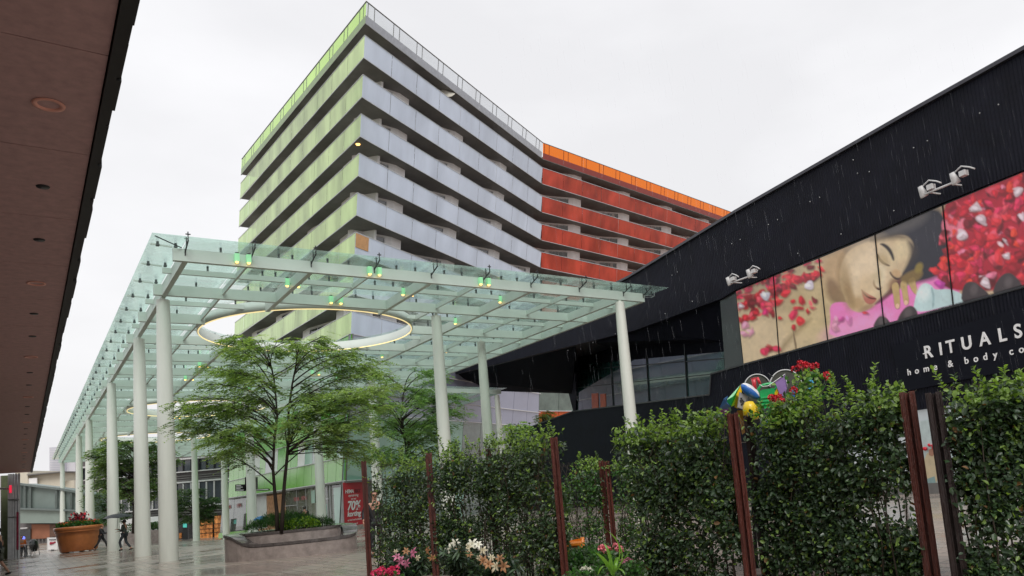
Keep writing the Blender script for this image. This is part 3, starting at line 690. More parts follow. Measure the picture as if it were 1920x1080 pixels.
# (opening for the glazed corner is left in front of it)
# glazed gallery set back under the cladding
def bq(u, v, back): return onp(u, v, A0 + AN * back, AN)
g1 = bq(1358, 659, .35); g2 = bq(1083, 684, 5.2); gd = nrm([g2[0] - g1[0], g2[1] - g1[1], 0]); GN = np.array([-gd[1], gd[0], 0.])
if (g1 - O) @ GN < 0: GN = -GN
def gg(u, v, o=0.): return onp(u, v, g1 - GN * o, GN)
def gslab(poly, o, th, name, m, label=None):
    mb = MB(); mb.slab([gg(u, v, o) for u, v in poly], GN * th); return part(mb, name, m, bb, label)
m_gal = mat('gallery_glass', (.016, .05, .047), .03, 0, .5, .5, spec=1., coat=1)
gl_poly = [(1083, 684), (1200, 673), (1358, 659), (1362, 712), (1338, 722), (1329, 745), (1210, 759), (1079, 773)]
gslab(gl_poly, 0, .05, 'gallery_window', m_gal)
mb = MB()
for u0, v0, u1, v1 in ((1145, 678, 1150, 767), (1211, 655, 1217, 759), (1283, 640, 1289, 752), (1358, 640, 1361, 720)):
    mb.bar(gg(u0, v0, .04), gg(u1, v1, .04), .05, .08, 0, gd)
mb.bar(gg(1083, 694, .03), gg(1358, 672, .03), .03, .05); mb.bar(gg(1081, 727, .03), gg(1350, 700, .03), .03, .04)
part(mb, 'gallery_mullions', m_dark, bb)
gslab([(1070, 640), (1083, 636), (1079, 775), (1076, 777), (1066, 737)], .12, .5, 'corner_pier', m_navy)
gslab([(1078, 600), (1360, 560), (1360, 659), (1083, 684)], .03, .3, 'recess_cladding', m_black)
gslab([(1109, 738), (1121, 737), (1122, 766), (1110, 767)], .03, .02, 'orange_poster', m_orange); gslab([(1125, 739), (1135, 738), (1136, 765), (1126, 766)], .03, .02, 'orange_poster', m_orange)
mb = MB(); mb.bar(gg(1077, 774, .1), gg(1331, 744, .1), .2, .06); part(mb, 'window_sill', m_alu, bb)
# soffit between fascia and set-back front
sp = [aq(835, 706, -.0), aq(1188, 620, 0), aq(1350, 561, 0), gg(1358, 640, .02), gg(1083, 660, .02), bq(1072, 738, 5.3), bq(800, 729, 5.3), aq(1080, 646, 0)]
mb = MB(); mb.add(sp, [(0, 7, 5, 6), (7, 4, 5), (7, 1, 2, 3, 4)]); mb.add([p + [0, 0, .12] for p in sp], [(6, 5, 7, 0), (5, 4, 7), (4, 3, 2, 1, 7)]); part(mb, 'soffit', m_black, bb)
# dark pillar left of the billboard and the ledge wall below
aslab([(1350, 563), (1379, 545), (1393, 682), (1360, 692)], .1, .3, 'side_panel', mat('dark_grey_panel', (.045, .048, .055), .3, 0, .1, 1, coat=.4), bb)
lw_top = [(968, 811), (1075, 772), (1200, 757), (1331, 741), (1334, 702), (1397, 684), (1640, 616), (1767, 580), (1990, 519)]
wp = [aq(u, v, .12) for u, v in lw_top]
z_sh = 2.75
end_r = aq(1990, 519, .12); end_l = aq(968, 811, .12)
sh0 = aq(1560, 700, .12)
fr = wp + [np.array([end_r[0], end_r[1], z_sh]), np.array([sh0[0], sh0[1], z_sh]), np.array([sh0[0], sh0[1], -1.2]), np.array([end_l[0], end_l[1], -1.2])]
mb = MB(); mb.slab(fr, AN * .5); part(mb, 'lower_cladding', m_navy, bb)
mb = MB(); e = end_l; mb.slab([e + AN * .52, np.array([e[0], e[1], -1.2]) + AN * .52, np.array([e[0], e[1], -1.2]) + AN * 6, e + AN * 6], AD * .2); part(mb, 'end_wall', m_navy, bb)
mb = MB()
for a, b in zip(wp[:-1], wp[1:]): mb.bar(a + AN * .1 + [0, 0, .03], b + AN * .1 + [0, 0, .03], .3, .07)
part(mb, 'ledge_trim', mat('ledge_trim', (.035, .036, .042), .3), bb)
# back mass (keeps the building solid seen from the side)
q0 = aq(1990, 300, -.6); q1 = aq(1395, 600, -.6)
zt0, zt1 = aq(1990, 60, -.6)[2], aq(1395, 395, -.6)[2]
mb = MB(); mb.slab([(q0[0], q0[1], 0), (q1[0], q1[1], 0), (q1[0], q1[1], 12.0), (q0[0], q0[1], 12.0)], AN * 14); part(mb, 'rear_mass', m_navy, bb)
# shop front at ground level, right
mb = MB(); a = aline(-9, 0, .05); sE = float((sh0 - A0) @ AD)
mb.slab([aline(-9, .35, .02), aline(sE, .35, .02), aline(sE, z_sh, .02), aline(-9, z_sh, .02)], AN * .04); part(mb, 'shop_window', mat('pale_shop_window', (.42, .46, .47), .08, 0, .2, .8, coat=1, emis=(.8, .85, .9), estr=.18), bb)
mb = MB(); mb.slab([aline(-9, -.1, .15), aline(sE, -.1, .15), aline(sE, .35, .15), aline(-9, .35, .15)], AN * .3); part(mb, 'shop_plinth', m_conc, bb)
mb = MB()
for s in np.arange(-8, sE, 2.4): mb.bar(aline(s, .3, .1), aline(s, z_sh, .1), .1, .08, 0, (1, 0, 0))
part(mb, 'shop_front_frame', m_dark, bb)
# wall studs
mb0 = None
for (u, v) in [(1608, 335 - 10), (1388, 449), (1372, 457), (1441, 421), (1458, 412), (1519, 378), (1537, 370), (1630, 322), (1713, 277), (1739, 264), (1872, 196), (1872 - 35, 212), (1676, 395), (1577, 439), (1496, 475), (1421, 507), (1298, 565), (1247, 588), (1154, 626), (1112, 642), (1065, 657), (1270, 510), (1260, 516), (1600, 300)]:
    mb = MB(); c = aq(u, v, .27); mb.ball(c, .024, 8, 5); part(mb, 'wall_stud', m_alu, bb)
# ---------------- billboard: five printed panels (soft printed picture: petals, resting face)
def zz(x, y): return (1340 + x / 2.571, 300 + y / 2.571)
def px2z(u, v): return (u - 1340) * 2.571, (v - 300) * 2.571
r3 = np.random.default_rng(11)
def seg_poly_sd(P, poly):
    """signed distance to a polygon (inside negative), P Nx2"""
    poly = np.asarray(poly, float); n_ = len(poly); d = np.full(len(P), 1e9); ins = np.zeros(len(P), bool)
    for i in range(n_):
        a, b = poly[i], poly[(i + 1) % n_]; e = b - a; w = P - a; t = np.clip((w @ e) / (e @ e), 0, 1)
        d = np.minimum(d, np.linalg.norm(w - t[:, None] * e, axis=1))
        c1 = (a[1] <= P[:, 1]) & (b[1] > P[:, 1]); c2 = (b[1] <= P[:, 1]) & (a[1] > P[:, 1]); cr = e[0] * w[:, 1] - e[1] * w[:, 0]
        ins ^= (c1 & (cr > 0)) | (c2 & (cr < 0))
    return np.where(ins, -d, d)
def smooth_poly(poly, it=2):
    p = np.asarray(poly, float)
    for _ in range(it): q = np.roll(p, -1, 0); p = np.stack([.75 * p + .25 * q, .25 * p + .75 * q], 1).reshape(-1, 2)
    return p
def paint(P):
    img = np.tile(np.array([.55, .42, .28]), (len(P), 1))
    def lay(al, c):
        nonlocal img
        img = img * (1 - al[:, None]) + np.array(c)[None] * al[:, None]
    def poly(pts, c, soft=6, a=1., sm=2):
        sp_ = smooth_poly(pts, sm); lo_, hi_ = sp_.min(0) - soft, sp_.max(0) + soft; k_ = np.where(((P > lo_) & (P < hi_)).all(1))[0]
        if len(k_):
            al_ = (a * np.clip(.5 - seg_poly_sd(P[k_], sp_) / soft, 0, 1))[:, None]; img[k_] = img[k_] * (1 - al_) + np.array(lin(c))[None] * al_
    def ell(x, y, rx, ry, ang, c, soft=.15, a=1.):
        ca, sa = math.cos(ang), math.sin(ang); dx, dy = P[:, 0] - x, P[:, 1] - y
        q = np.sqrt(((dx * ca + dy * sa) / rx) ** 2 + ((-dx * sa + dy * ca) / ry) ** 2); lay(a * np.clip((1 + soft / 2 - q) / soft, 0, 1), lin(c))
    def petal(x, y, r, c):
        k = 5 + int(r3.integers(0, 3)); an = np.sort(r3.uniform(0, 6.28, k)); rr = r * r3.uniform(.65, 1.25, k); asp = r3.uniform(.55, 1)
        ro = r3.uniform(0, 3.14); px = np.cos(an) * rr; py = np.sin(an) * rr * asp
        pts = np.stack([x + px * math.cos(ro) - py * math.sin(ro), y + px * math.sin(ro) + py * math.cos(ro)], 1)
        poly(pts + [2, 4], tuple(max(0, v * .4) for v in c), 14, .6); poly(pts - [1.5, 3.5], c, 9, .95); cm_ = pts.mean(0); poly(cm_ + (pts - cm_) * .6 + [r * .12, r * .12], tuple(max(0, v * .78) for v in c), 16, .6)
        ell(x - r * .2, y - r * .25, r * .45, r * .25, ro, tuple(min(255, v * 1.12 + 18) for v in c), .9, .7)
    skin = (206, 182, 146)
    ell(200, 900, 300, 200, -.3, (216, 194, 160), .9, .8); ell(470, 700, 130, 220, .1, (205, 184, 140), .9, .8); ell(260, 620, 200, 120, 0, (150, 130, 100), .9, .5)
    poly([(300, 930), (340, 860), (460, 760), (470, 770), (360, 880), (330, 935)], (128, 104, 68), 26, .6); poly([(375, 800), (381, 870), (392, 930), (398, 900), (386, 850)], (100, 76, 52), 5, .8)
    # neck and shoulder
    poly([(500, 470), (700, 390), (640, 500), (620, 620), (560, 680), (530, 620)], (190, 160, 122), 50)
    poly([(590, 520), (625, 440), (640, 430), (618, 520), (612, 600), (600, 620)], (150, 120, 86), 34, .7)
    poly([(530, 600), (560, 560), (620, 630), (650, 690), (560, 700)], (130, 100, 72), 28, .8)
    # pink cloth
    poly([(548, 880), (560, 770), (552, 700), (600, 680), (720, 700), (860, 640), (1000, 570), (1180, 520), (1180, 760)], (238, 132, 196), 8); ell(700, 800, 160, 50, -.3, (248, 168, 214), .9, .7)
    # hair
    poly([(700, 390), (800, 310), (1060, 215), (1120, 280), (1160, 420), (1090, 560), (1000, 590), (920, 600), (890, 570), (900, 400), (780, 380)], (38, 37, 50), 26)
    poly([(620, 440), (760, 360), (1040, 230), (1020, 300), (860, 370), (760, 400), (660, 450)], (92, 88, 88), 40, .8)
    # face
    face = [(655, 425), (740, 392), (830, 372), (915, 358), (955, 392), (962, 432), (935, 500), (905, 548), (868, 585), (838, 622), (800, 668), (768, 705), (722, 730), (684, 736), (648, 712), (628, 668), (612, 615), (602, 560), (612, 490)]
    poly(face, skin, 10); ell(740, 520, 95, 140, .25, (230, 208, 176), .9, .9); ell(905, 430, 40, 50, .3, (214, 196, 158), .9, .8); ell(690, 690, 45, 34, 0, (176, 142, 98), .9, .7)
    ell(632, 600, 30, 110, -.15, (160, 132, 90), .9, .7); ell(835, 470, 46, 46, 0, (205, 186, 150), .9, .8); ell(868, 600, 28, 40, .6, (130, 90, 62), .8, .8); ell(800, 560, 22, 60, .1, (226, 212, 182), .9, .8)
    poly([(794, 405), (812, 399), (840, 415), (860, 446), (868, 483), (859, 487), (846, 454), (826, 427), (804, 411)], (52, 44, 44), 8)
    poly([(778, 455), (790, 482), (812, 504), (842, 514), (846, 508), (820, 494), (800, 474), (786, 450)], (58, 44, 42), 5)
    poly([(846, 535), (862, 556), (884, 572), (918, 552), (922, 560), (886, 584), (858, 568), (842, 545)], (70, 50, 44), 6); ell(876, 545, 24, 18, .3, (196, 160, 118), .7, .8)
    poly([(768, 570), (760, 600), (778, 624), (800, 628), (808, 610), (800, 618), (780, 612), (772, 598)], (140, 104, 72), 7, .9); ell(788, 622, 9, 4, .5, (78, 48, 40), .6)
    poly([(704, 618), (722, 634), (752, 652), (778, 664), (782, 676), (756, 700), (728, 690), (714, 662)], (178, 104, 92), 6); poly([(702, 616), (726, 646), (752, 664), (780, 666), (780, 672), (750, 671), (722, 655)], (92, 40, 38), 4)
    poly([(925, 380), (960, 400), (985, 440), (960, 490), (925, 530), (905, 550), (930, 500), (945, 440)], (60, 52, 52), 26, .9); poly([(740, 392), (800, 372), (880, 352), (940, 370), (930, 385), (860, 380), (790, 392)], (90, 78, 66), 24, .8); ell(648, 640, 18, 60, -.3, (150, 120, 82), .9, .6); ell(730, 600, 40, 50, .3, (212, 186, 148), .9, .7)
    poly([(746, 560), (772, 540), (800, 520), (812, 540), (806, 590), (790, 600)], (206, 186, 148), 22, .8); ell(812, 480, 34, 22, .7, (184, 160, 118), .9, .7); ell(738, 712, 40, 14, -.4, (150, 112, 80), .9, .6)
    # second cheek / shade
    poly([(830, 640), (870, 590), (910, 560), (900, 610), (850, 650), (800, 690), (760, 700)], (92, 40, 50), 12, .85)
    # hand
    for q in ([(850, 600), (885, 585), (893, 640), (896, 712), (882, 722), (868, 712), (862, 650)], [(892, 590), (925, 575), (930, 630), (940, 690), (925, 704), (912, 695), (905, 640)], [(930, 580), (965, 560), (972, 610), (985, 650), (965, 650), (945, 620)]):
        poly(q, (96, 74, 40), 8, .7); poly(np.array(q) * .985 + np.array(q).mean(0) * .015 - [1, 2], (192, 164, 112), 5)
    poly([(885, 575), (930, 540), (985, 520), (1010, 545), (985, 580), (930, 600)], (128, 104, 58), 14, .9)
    ell(881, 704, 9, 12, 0, (232, 190, 165), .4); ell(922, 688, 9, 12, 0, (232, 190, 165), .4); ell(985, 520, 18, 26, .4, (150, 130, 60), .7, .8)
    # right field of petals
    poly([(1085, 200), (1500, -10), (1760, -120), (1760, 560), (1500, 620), (1160, 640), (1100, 590), (1060, 560), (1150, 450), (1130, 320)], (176, 28, 52), 14)
    poly([(1090, 290), (1160, 240), (1230, 300), (1150, 380), (1100, 360)], (226, 118, 140), 10)
    reds = [(208, 28, 48), (186, 22, 44), (224, 48, 60), (150, 16, 34), (214, 40, 84), (110, 14, 28), (226, 70, 90), (236, 60, 40)]
    for _ in range(470):
        x = r3.uniform(1095, 1740); y = r3.uniform(-60, 600)
        if y < 250 - (x - 1090) * .42: continue
        c = reds[int(r3.integers(0, 8))] if r3.uniform() > .07 else ((214, 190, 200) if r3.uniform() > .4 else (232, 120, 150))
        petal(x, y, r3.uniform(20, 46), c)
    for x, y, r in ((1262, 240, 34), (1190, 368, 30), (1385, 415, 36), (1468, 160, 34), (1410, 465, 20), (1310, 598, 34)): petal(x, y, r, (216, 196, 204))
    petal(1085, 600, 34, (190, 60, 160)); petal(1060, 540, 38, (214, 40, 46)); petal(1100, 520, 34, (226, 50, 50))
    # towel and pebbles
    poly([(955, 745), (965, 660), (1000, 590), (1045, 600), (1060, 628), (1140, 618), (1230, 668), (1200, 690), (1150, 700)], (190, 214, 216), 6); ell(1008, 640, 30, 40, .2, (222, 236, 236), .8, .8); poly([(1040, 615), (1052, 660), (1046, 710), (1056, 715), (1062, 660), (1050, 612)], (140, 170, 176), 6, .7)
    for q in ([(758, 815), (778, 768), (800, 750), (830, 760), (850, 790), (860, 810)], [(870, 800), (895, 735), (935, 698), (970, 712), (985, 760), (960, 790)], [(1185, 700), (1195, 610), (1225, 582), (1262, 592), (1330, 650), (1330, 690)], [(1330, 660), (1360, 580), (1400, 542), (1440, 548), (1491, 610), (1500, 680)]):
        poly(q, (66, 56, 60), 7); m_ = np.array(q).mean(0); ell(m_[0] - 4, m_[1] - 14, 18, 26, .2, (104, 94, 96), .9, .6)
    # petals on the back and shoulder
    for _ in range(74):
        x = r3.uniform(105, 300); y = r3.uniform(560, 790) - (x - 105) * .25; petal(x, y, r3.uniform(18, 34), reds[int(r3.integers(0, 7))])
    for _ in range(38):
        x = r3.uniform(270, 520); y = 640 - (x - 270) * .42 + r3.uniform(-70, 20); petal(x, y, r3.uniform(20, 34), reds[int(r3.integers(0, 6))])
    for x, y, r in ((380, 750, 36), (395, 720, 30), (415, 778, 30), (382, 808, 20), (420, 680, 30), (470, 700, 34), (452, 728, 20), (380, 680, 14), (350, 645, 32), (310, 680, 36), (316, 765, 13), (520, 525, 24), (490, 560, 16), (485, 685, 26), (270, 905, 32), (240, 930, 26), (296, 915, 24)):
        petal(x, y, r, reds[int(r3.integers(0, 5))] if x != 485 else (120, 12, 34))
    petal(245, 655, 32, (206, 208, 222)); petal(456, 612, 32, (226, 216, 232)); petal(246, 742, 26, (212, 34, 110)); petal(130, 708, 20, (206, 196, 206))
    for x, y in ((150, 800), (170, 830), (140, 840), (590, 770), (585, 800)): petal(x, y, 28, (222, 150, 178))
    petal(610, 765, 20, (206, 84, 160)); petal(645, 770, 28, (226, 130, 190)); petal(725, 742, 18, (200, 44, 50))
    # print texture: soft mottling at three scales
    gq_ = np.random.default_rng(4)
    for sc_, am in ((90, .035), (34, .035), (12, .03)):
        G_ = gq_.normal(size=(60 + int(1200 / sc_), 60 + int(1600 / sc_))); gx_ = np.clip(P[:, 0] / sc_ + 20, 0, G_.shape[1] - 2); gy_ = np.clip(P[:, 1] / sc_ + 30, 0, G_.shape[0] - 2)
        ix, iy = gx_.astype(int), gy_.astype(int); fx, fy = gx_ - ix, gy_ - iy; fx = fx * fx * (3 - 2 * fx); fy = fy * fy * (3 - 2 * fy)
        v_ = G_[iy, ix] * (1 - fx) * (1 - fy) + G_[iy, ix + 1] * fx * (1 - fy) + G_[iy + 1, ix] * (1 - fx) * fy + G_[iy + 1, ix + 1] * fx * fy; img = img * (1 + am * v_)[:, None]
    return np.clip(img * 1.22, 0, 1)
def bmat():
    m = bpy.data.materials.new('printed_billboard'); m.use_nodes = True; n = m.node_tree.nodes; L = m.node_tree.links; b = n['Principled BSDF']
    at_ = n.new('ShaderNodeVertexColor'); at_.layer_name = 'print'; L.new(at_.outputs[0], b.inputs['Base Color']); b.inputs['Roughness'].default_value = .3; b.inputs['Coat Weight'].default_value = .25; return m
m_bill = bmat()
def topv(u): return np.interp(u, [1379, 1450, 1535, 1640, 1767, 1990], [546, 517, 484, 440, 385, 292])
def botv(u): return np.interp(u, [1394, 1461, 1552, 1657, 1787, 1990], [683, 665, 638, 609, 573, 517])
bil = thing('billboard', 'long printed billboard of a sleeping face among red rose petals on the black wall', 'billboard', tuple(aq(1640, 600, .15)))
seams_t = [1380, 1450, 1535.5, 1640.5, 1767.5, 1990]; seams_b = [1394.5, 1461, 1552, 1657.5, 1787.5, 2013]
for i in range(5):
    wt = int((seams_t[i + 1] - seams_t[i]) * .9); ht = 130
    if i == 4: wt = 170
    U = np.zeros((ht + 1, wt + 1)); Vv = np.zeros_like(U)
    for a in range(wt + 1):
        f = a / wt; ut = seams_t[i] + (seams_t[i + 1] - seams_t[i]) * f; ub = seams_b[i] + (seams_b[i + 1] - seams_b[i]) * f
        g_ = np.linspace(0, 1, ht + 1); vt, vb = topv(ut) + 1, botv(ub) - 1
        U[:, a] = ut + (ub - ut) * g_; Vv[:, a] = vt + (vb - vt) * g_
    P = np.stack([(U - 1340) * 2.571, (Vv - 300) * 2.571], -1).reshape(-1, 2); colr = paint(P)
    D = (np.stack([U - PP[0], Vv - PP[1], np.full_like(U, FL)], -1).reshape(-1, 3)) @ RW.T
    p0 = A0 - AN * .17; tt = ((p0 - O) @ AN) / (D @ AN); W3 = O + D * tt[:, None]
    mb = MB(); w1 = wt + 1
    mb.v = [tuple(p) for p in W3]; mb.f = [(j * w1 + a, (j + 1) * w1 + a, (j + 1) * w1 + a + 1, j * w1 + a + 1) for j in range(ht) for a in range(wt)]
    mb.m = [0] * len(mb.f); mb.sm = [False] * len(mb.f)
    o = mb.build('billboard_panel', m_bill, fix=False); o.parent = bil; o.matrix_parent_inverse = Matrix.Translation(Vector(PARB[bil.name])).inverted()
    ca = o.data.color_attributes.new('print', 'FLOAT_COLOR', 'POINT'); ca.data.foreach_set('color', np.concatenate([colr, np.ones((len(colr), 1))], 1).astype(np.float32).reshape(-1))
    r3 = np.random.default_rng(11)
mb = MB()
fr_ = [aq(1378, 545, .16), aq(1990, 291, .16), aq(2013, 514, .16), aq(1394, 685, .16)]
mb.slab(fr_, AN * .1); part(mb, 'backing_frame', m_dark, bil)
mb = MB()
for t, b_ in zip(seams_t[1:-1], seams_b[1:-1]): mb = MB(); mb.bar(aq(t, topv(t), .18), aq(b_, botv(b_), .18), .045, .03, 0, AD); part(mb, 'panel_joint', m_joint, bil)
# sign lettering
sg = thing('shop_sign', 'black sign board with white lettering under the billboard', 'sign', tuple(aq(1750, 660, .2)))
aq_ = lambda u, v, o=.2: aq(u, v, o)
mb = MB(); mb.slab([aq(1672, 649, .2), aq(1990, 552, .2), aq(2020, 670, .2), aq(1690, 735, .2)], AN * .06); part(mb, 'sign_board', mat('sign_black', (.006, .007, .013), .5, 0, .1, 1, spec=.12), sg)
rd = -AD
for ch_, u_ in zip('RITUALS', (1734, 1762, 1776, 1804, 1838, 1873, 1903)): text(ch_, 'sign_letter', aq(u_, 672 - (u_ - 1734) * .222, .22), rd, (0, 0, 1), .56, m_wtxt, sg, .012, 0, 'LEFT', 1, .012, .95)
mb = MB(); mb.bar(aq(1731, 663.5, .225), aq(1741, 661.3, .225), .03, .035); part(mb, 'letter_bar', m_wtxt, sg)
for ch_, u_ in zip('home&bodycosmetics', (1702, 1716, 1732, 1751, 1778, 1809, 1826, 1844, 1863, 1893, 1911, 1931, 1950, 1973, 1998, 2024, 2046, 2070)): text(ch_, 'sign_letter', aq(u_, 704 - (u_ - 1702) * .2, .22), rd, (0, 0, 1), .30, m_wtxt, sg, .01, 0, 'LEFT', 1, .004, 1.)
# spotlights above the billboard
def spotlight(ua, va, ub, vb, label):
    a, b = aq(ua, va, .75), aq(ub, vb, .75); t = thing('spotlight_bar', label, 'spotlight', tuple((a + b) / 2), 'spotlight bars over the billboard')
    d = nrm(b - a); mb = MB(); mb.tube([a, b], .035, 8)
    for q in (a + d * .25, b - d * .25): mb.bar(q, q + AN * .5, .04, .04)
    part(mb, 'bar', m_white, t)
    for q in (a, b - d * .1):
        mb = MB(); hd = nrm(AN * .5 + np.array([0, 0, -1.])); c = q + np.array([0, 0, .14]); mb.tube([c - hd * .16, c - hd * .02, c + hd * .14, c + hd * .2], [.07, .10, .125, .13], 12); part(mb, 'lamp_head', m_white, t)
        mb = MB(); e = c + d * .34; mb.bar(e - AN * .09, e + AN * .09, .2, .16); part(mb, 'driver_box', m_white, t)
        mb = MB(); mb.tube([c + [0, 0, .12], c + d * .3 + [0, 0, .24], c + d * .55 + [0, 0, .12], c + d * .72 + [0, 0, 0]], .025, 6); part(mb, 'bracket', m_white, t)
spotlight(1730, 366, 1795, 339, 'pair of white spotlights on a bar above the right part of the billboard')
spotlight(1367, 532, 1408, 517, 'pair of white spotlights on a bar above the left end of the billboard')
# ================================================================== left building (deep roof overhang)
lb = thing('arcade_building', 'long building on the left with a red-brown soffit overhanging the walkway', 'building', (-4, 30, 0))
XEG, ZS, YL = .60, 5.0, 57.
yj = [gz(213, 107, 5)[1], gz(176, 293, 5)[1], gz(152, 414, 5)[1], gz(133, 500, 5)[1]]
dj = (yj[-1] - yj[0]) / 3
mb = MB(); ys_ = [-6.] + [yj[0] + dj * i for i in range(-1, 27)]; ys_ = [y for y in ys_ if y < YL] + [YL]
xsf = [XEG - .05, -1.25, -3.1, -5.]
for a, b in zip(ys_[:-1], ys_[1:]):
    for x1, x0 in zip(xsf[:-1], xsf[1:]): mb.box((x0 + .006, a + .006, ZS), (x1 - .006, b - .006, ZS + .03))
part(mb, 'soffit_panels', m_soffit, lb)
mb = MB(); mb.box((-5, -6, ZS + .032), (XEG - .05, YL, ZS + .55)); part(mb, 'roof', m_joint, lb)
mb = MB(); mb.box((XEG - .045, -6, ZS - .03), (XEG + .02, YL, ZS + .5))
rr = random.Random(5); y = -6.
while y < YL:
    l = rr.uniform(.3, 1.1); mb.box((XEG + .022, y, ZS + rr.uniform(-.02, .03)), (XEG + .05 + rr.uniform(0, .02), y + l, ZS + .35)); y += l + .01
part(mb, 'roof_edge', mat('black_roof_edge', (.012, .013, .012), .6, 0, .3, 5), lb)
for i in range(9):
    y = 7.48 + 5.85 * i
    if y > YL - 1: break
    mb = MB(); mb.lathe((.2, y, ZS), [(.118, -.004), (.115, -.014), (.085, -.012), (.075, .01), (.075, .028)], 32); l = part(mb, 'downlight', m_pink, lb)
    mb = MB(); mb.lathe((.2, y, ZS), [(.001, .006), (.072, .006)], 24); part(mb, 'lens', m_lens, l)
for i in range(9):
    for y in (9.42 + 5.85 * i, 11.25 + 5.85 * i):
        if y > YL - 1: break
        mb = MB(); mb.lathe((.2, y, ZS), [(.001, -.012), (.055, -.012), (.062, -.001)], 20); part(mb, 'soffit_vent', m_dark, lb)
# wall, column, mullion screen under the overhang
m_olive = mat('olive_column', (.11, .13, .065), .6, 0, .2, 3)
m_mag = mat('magenta_poster', (.20, .025, .075), .5, 0, .5, 2)
P = at(11, 1030, 46)
mb = MB(); mb.box((P[0] - .25, P[1] - .22, 0), (P[0] + .22, P[1] + .22, ZS)); part(mb, 'column', m_olive, lb)
mb = MB(); mb.box((P[0] - 3, -6, 0), (P[0] - 2.7, P[1] + .5, ZS)); part(mb, 'wall', m_conc, lb)
mb = MB(); mb.box((P[0] - 2.2, P[1] - .2, 0), (P[0] - .27, P[1] - .1, 2.3)); mb.box((P[0] - 2.2, P[1] - .2, 2.9), (P[0] - .27, P[1] - .1, ZS), 1); mb.box((P[0] - 2.2, P[1] - .22, 2.35), (P[0] - .27, P[1] - .1, 2.85), 2)
part(mb, 'shop_window', [m_win, m_mag, m_wallw], lb)
y0 = 56.6; mb = MB()
for u in (16.5, 20.5, 25, 30, 35.5):
    q = at(u, 980, 45.2); mb.box((q[0] - .05, q[1] - .06, 0), (q[0] + .05, q[1] + .06, ZS))
for v in (937, 970):
    a, b = at(16, v, 45.2), at(36, v, 45.2); mb.bar(a, b, .07, .09)
part(mb, 'mullion_screen', m_alu, lb)
mb = MB(); a, b = at(15, 1000, 45.8), at(35.5, 1000, 45.8); d = nrm([b[0] - a[0], b[1] - a[1], 0]); nn = np.array([-d[1], d[0], 0]) * .1
mb.slab([(a[0], a[1], 0), (b[0], b[1], 0), (b[0], b[1], ZS), (a[0], a[1], ZS)], nn); part(mb, 'screen_glass', mat('screen_grey', (.25, .25, .27), .3, 0, .3, 1), lb)
mb = MB(); a, b = at(31, 1000, 44.9), at(35, 1000, 44.9); mb.slab([(a[0], a[1], .5), (b[0], b[1], .5), (b[0], b[1], 2.7), (a[0], a[1], 2.7)], (0, .05, 0)); part(mb, 'red_banner', mat('banner_red', (.5, .06, .12), .5, 0, .3, 4), lb)
# projecting sign
c = at(8, 917, 44.6); e = at(20, 917, 44.6)
ss = thing('projecting_sign', 'small red illuminated sign on a white arm beside the olive column', 'sign', tuple(e))
mb = MB(); mb.bar(at(-4, 916, 44.6), at(17, 917, 44.6), .06, .12); part(mb, 'arm', m_white, ss)
mb = MB(); mb.box((e[0] - .06, e[1] - .08, e[2] - .22), (e[0] + .05, e[1] + .08, e[2] + .22)); part(mb, 'sign_box', mat('red_sign', (.7, .02, .06), .4, emis=(1, .03, .08), estr=.7), ss)

# ================================================================== background left: footbridge wall, cream houses, hazy towers
m_gg = mat('grey_green_panel', (.20, .25, .235), .5, 0, .15, .35)
m_gg2 = mat('grey_green_panel_light', (.27, .33, .30), .5, 0, .12, .35)
m_cream = mat('cream_render', (.60, .56, .46), .7, 0, .08, .3)
m_haze = mat('hazed_grey_tower', (.60, .60, .64), .6, 0, .04, .05)  # distance haze is painted into the tower colour, no air volume
m_hz2 = mat('hazed_blue_grey_tower', (.52, .53, .58), .6, 0, .04, .05)  # bluer tower tone, haze painted in as well
m_brick = mat('brown_brick', (.16, .09, .065), .7, 0, .3, 3)
def bbox_px(par, name, m, u0, v0, u1, v1, dep, th, z0=None, label=None):
    """box seen between two pixels at a given distance"""
    a, b = at(u0, v1, dep), at(u1, v1, dep); zt = at(u0, v0, dep)[2]; zb2 = at(u0, v1, dep)[2] if z0 is None else z0
    d = nrm([b[0] - a[0], b[1] - a[1], 0]); nn = np.array([-d[1], d[0], 0]); nn = nn if nn @ FW > 0 else -nn
    mb = MB(); mb.slab([(a[0], a[1], zb2), (b[0], b[1], zb2), (b[0], b[1], zt), (a[0], a[1], zt)], nn * th); return part(mb, name, m, par, label)
fw = thing('parking_ramp', 'grey-green panelled ramp wall in the far background beyond the left columns', 'building', tuple(at(100, 1000, 92) * [1, 1, 0]))
def rampbox(name, m, p, dep, th):
    pts = [at(u, v, dep) for u, v in p]; mb = MB(); mb.slab(pts, np.array([FW[0], FW[1], 0]) * th); return part(mb, name, m, fw)
rampbox('upper_wall', m_gg, [(34, 953), (170, 958), (170, 927), (115, 917), (34, 907)], 92, 3)
rampbox('lower_wall', m_gg2, [(34, 981), (170, 981), (170, 958.5), (34, 953.5)], 91.8, 3)
mb = MB()
for u in (37, 46, 56, 105, 113, 133, 152): mb.bar(at(u, 909 + (u - 34) * .14, 91.7), at(u, 953, 91.7), .3, .2, 0, (1, 0, 0))
mb.bar(at(34, 907, 91.7), at(115, 917, 91.7), .4, .25); mb.bar(at(115, 917, 91.7), at(170, 927, 91.7), .4, .25); mb.bar(at(34, 953.5, 91.6), at(170, 958, 91.6), .4, .2)
part(mb, 'wall_ribs', mat('rib_grey', (.15, .18, .175), .5), fw)
rampbox('base_wall', mat('base_grey', (.19, .175, .175), .6, 0, .2, .6), [(34, 1040), (205, 1040), (205, 980), (34, 980)], 93, 2)
rampbox('brick_panel', mat('orange_brick', (.34, .14, .08), .7, 0, .2, .6), [(59, 1011), (93, 1009), (93, 983), (59, 983)], 92.6, .3)
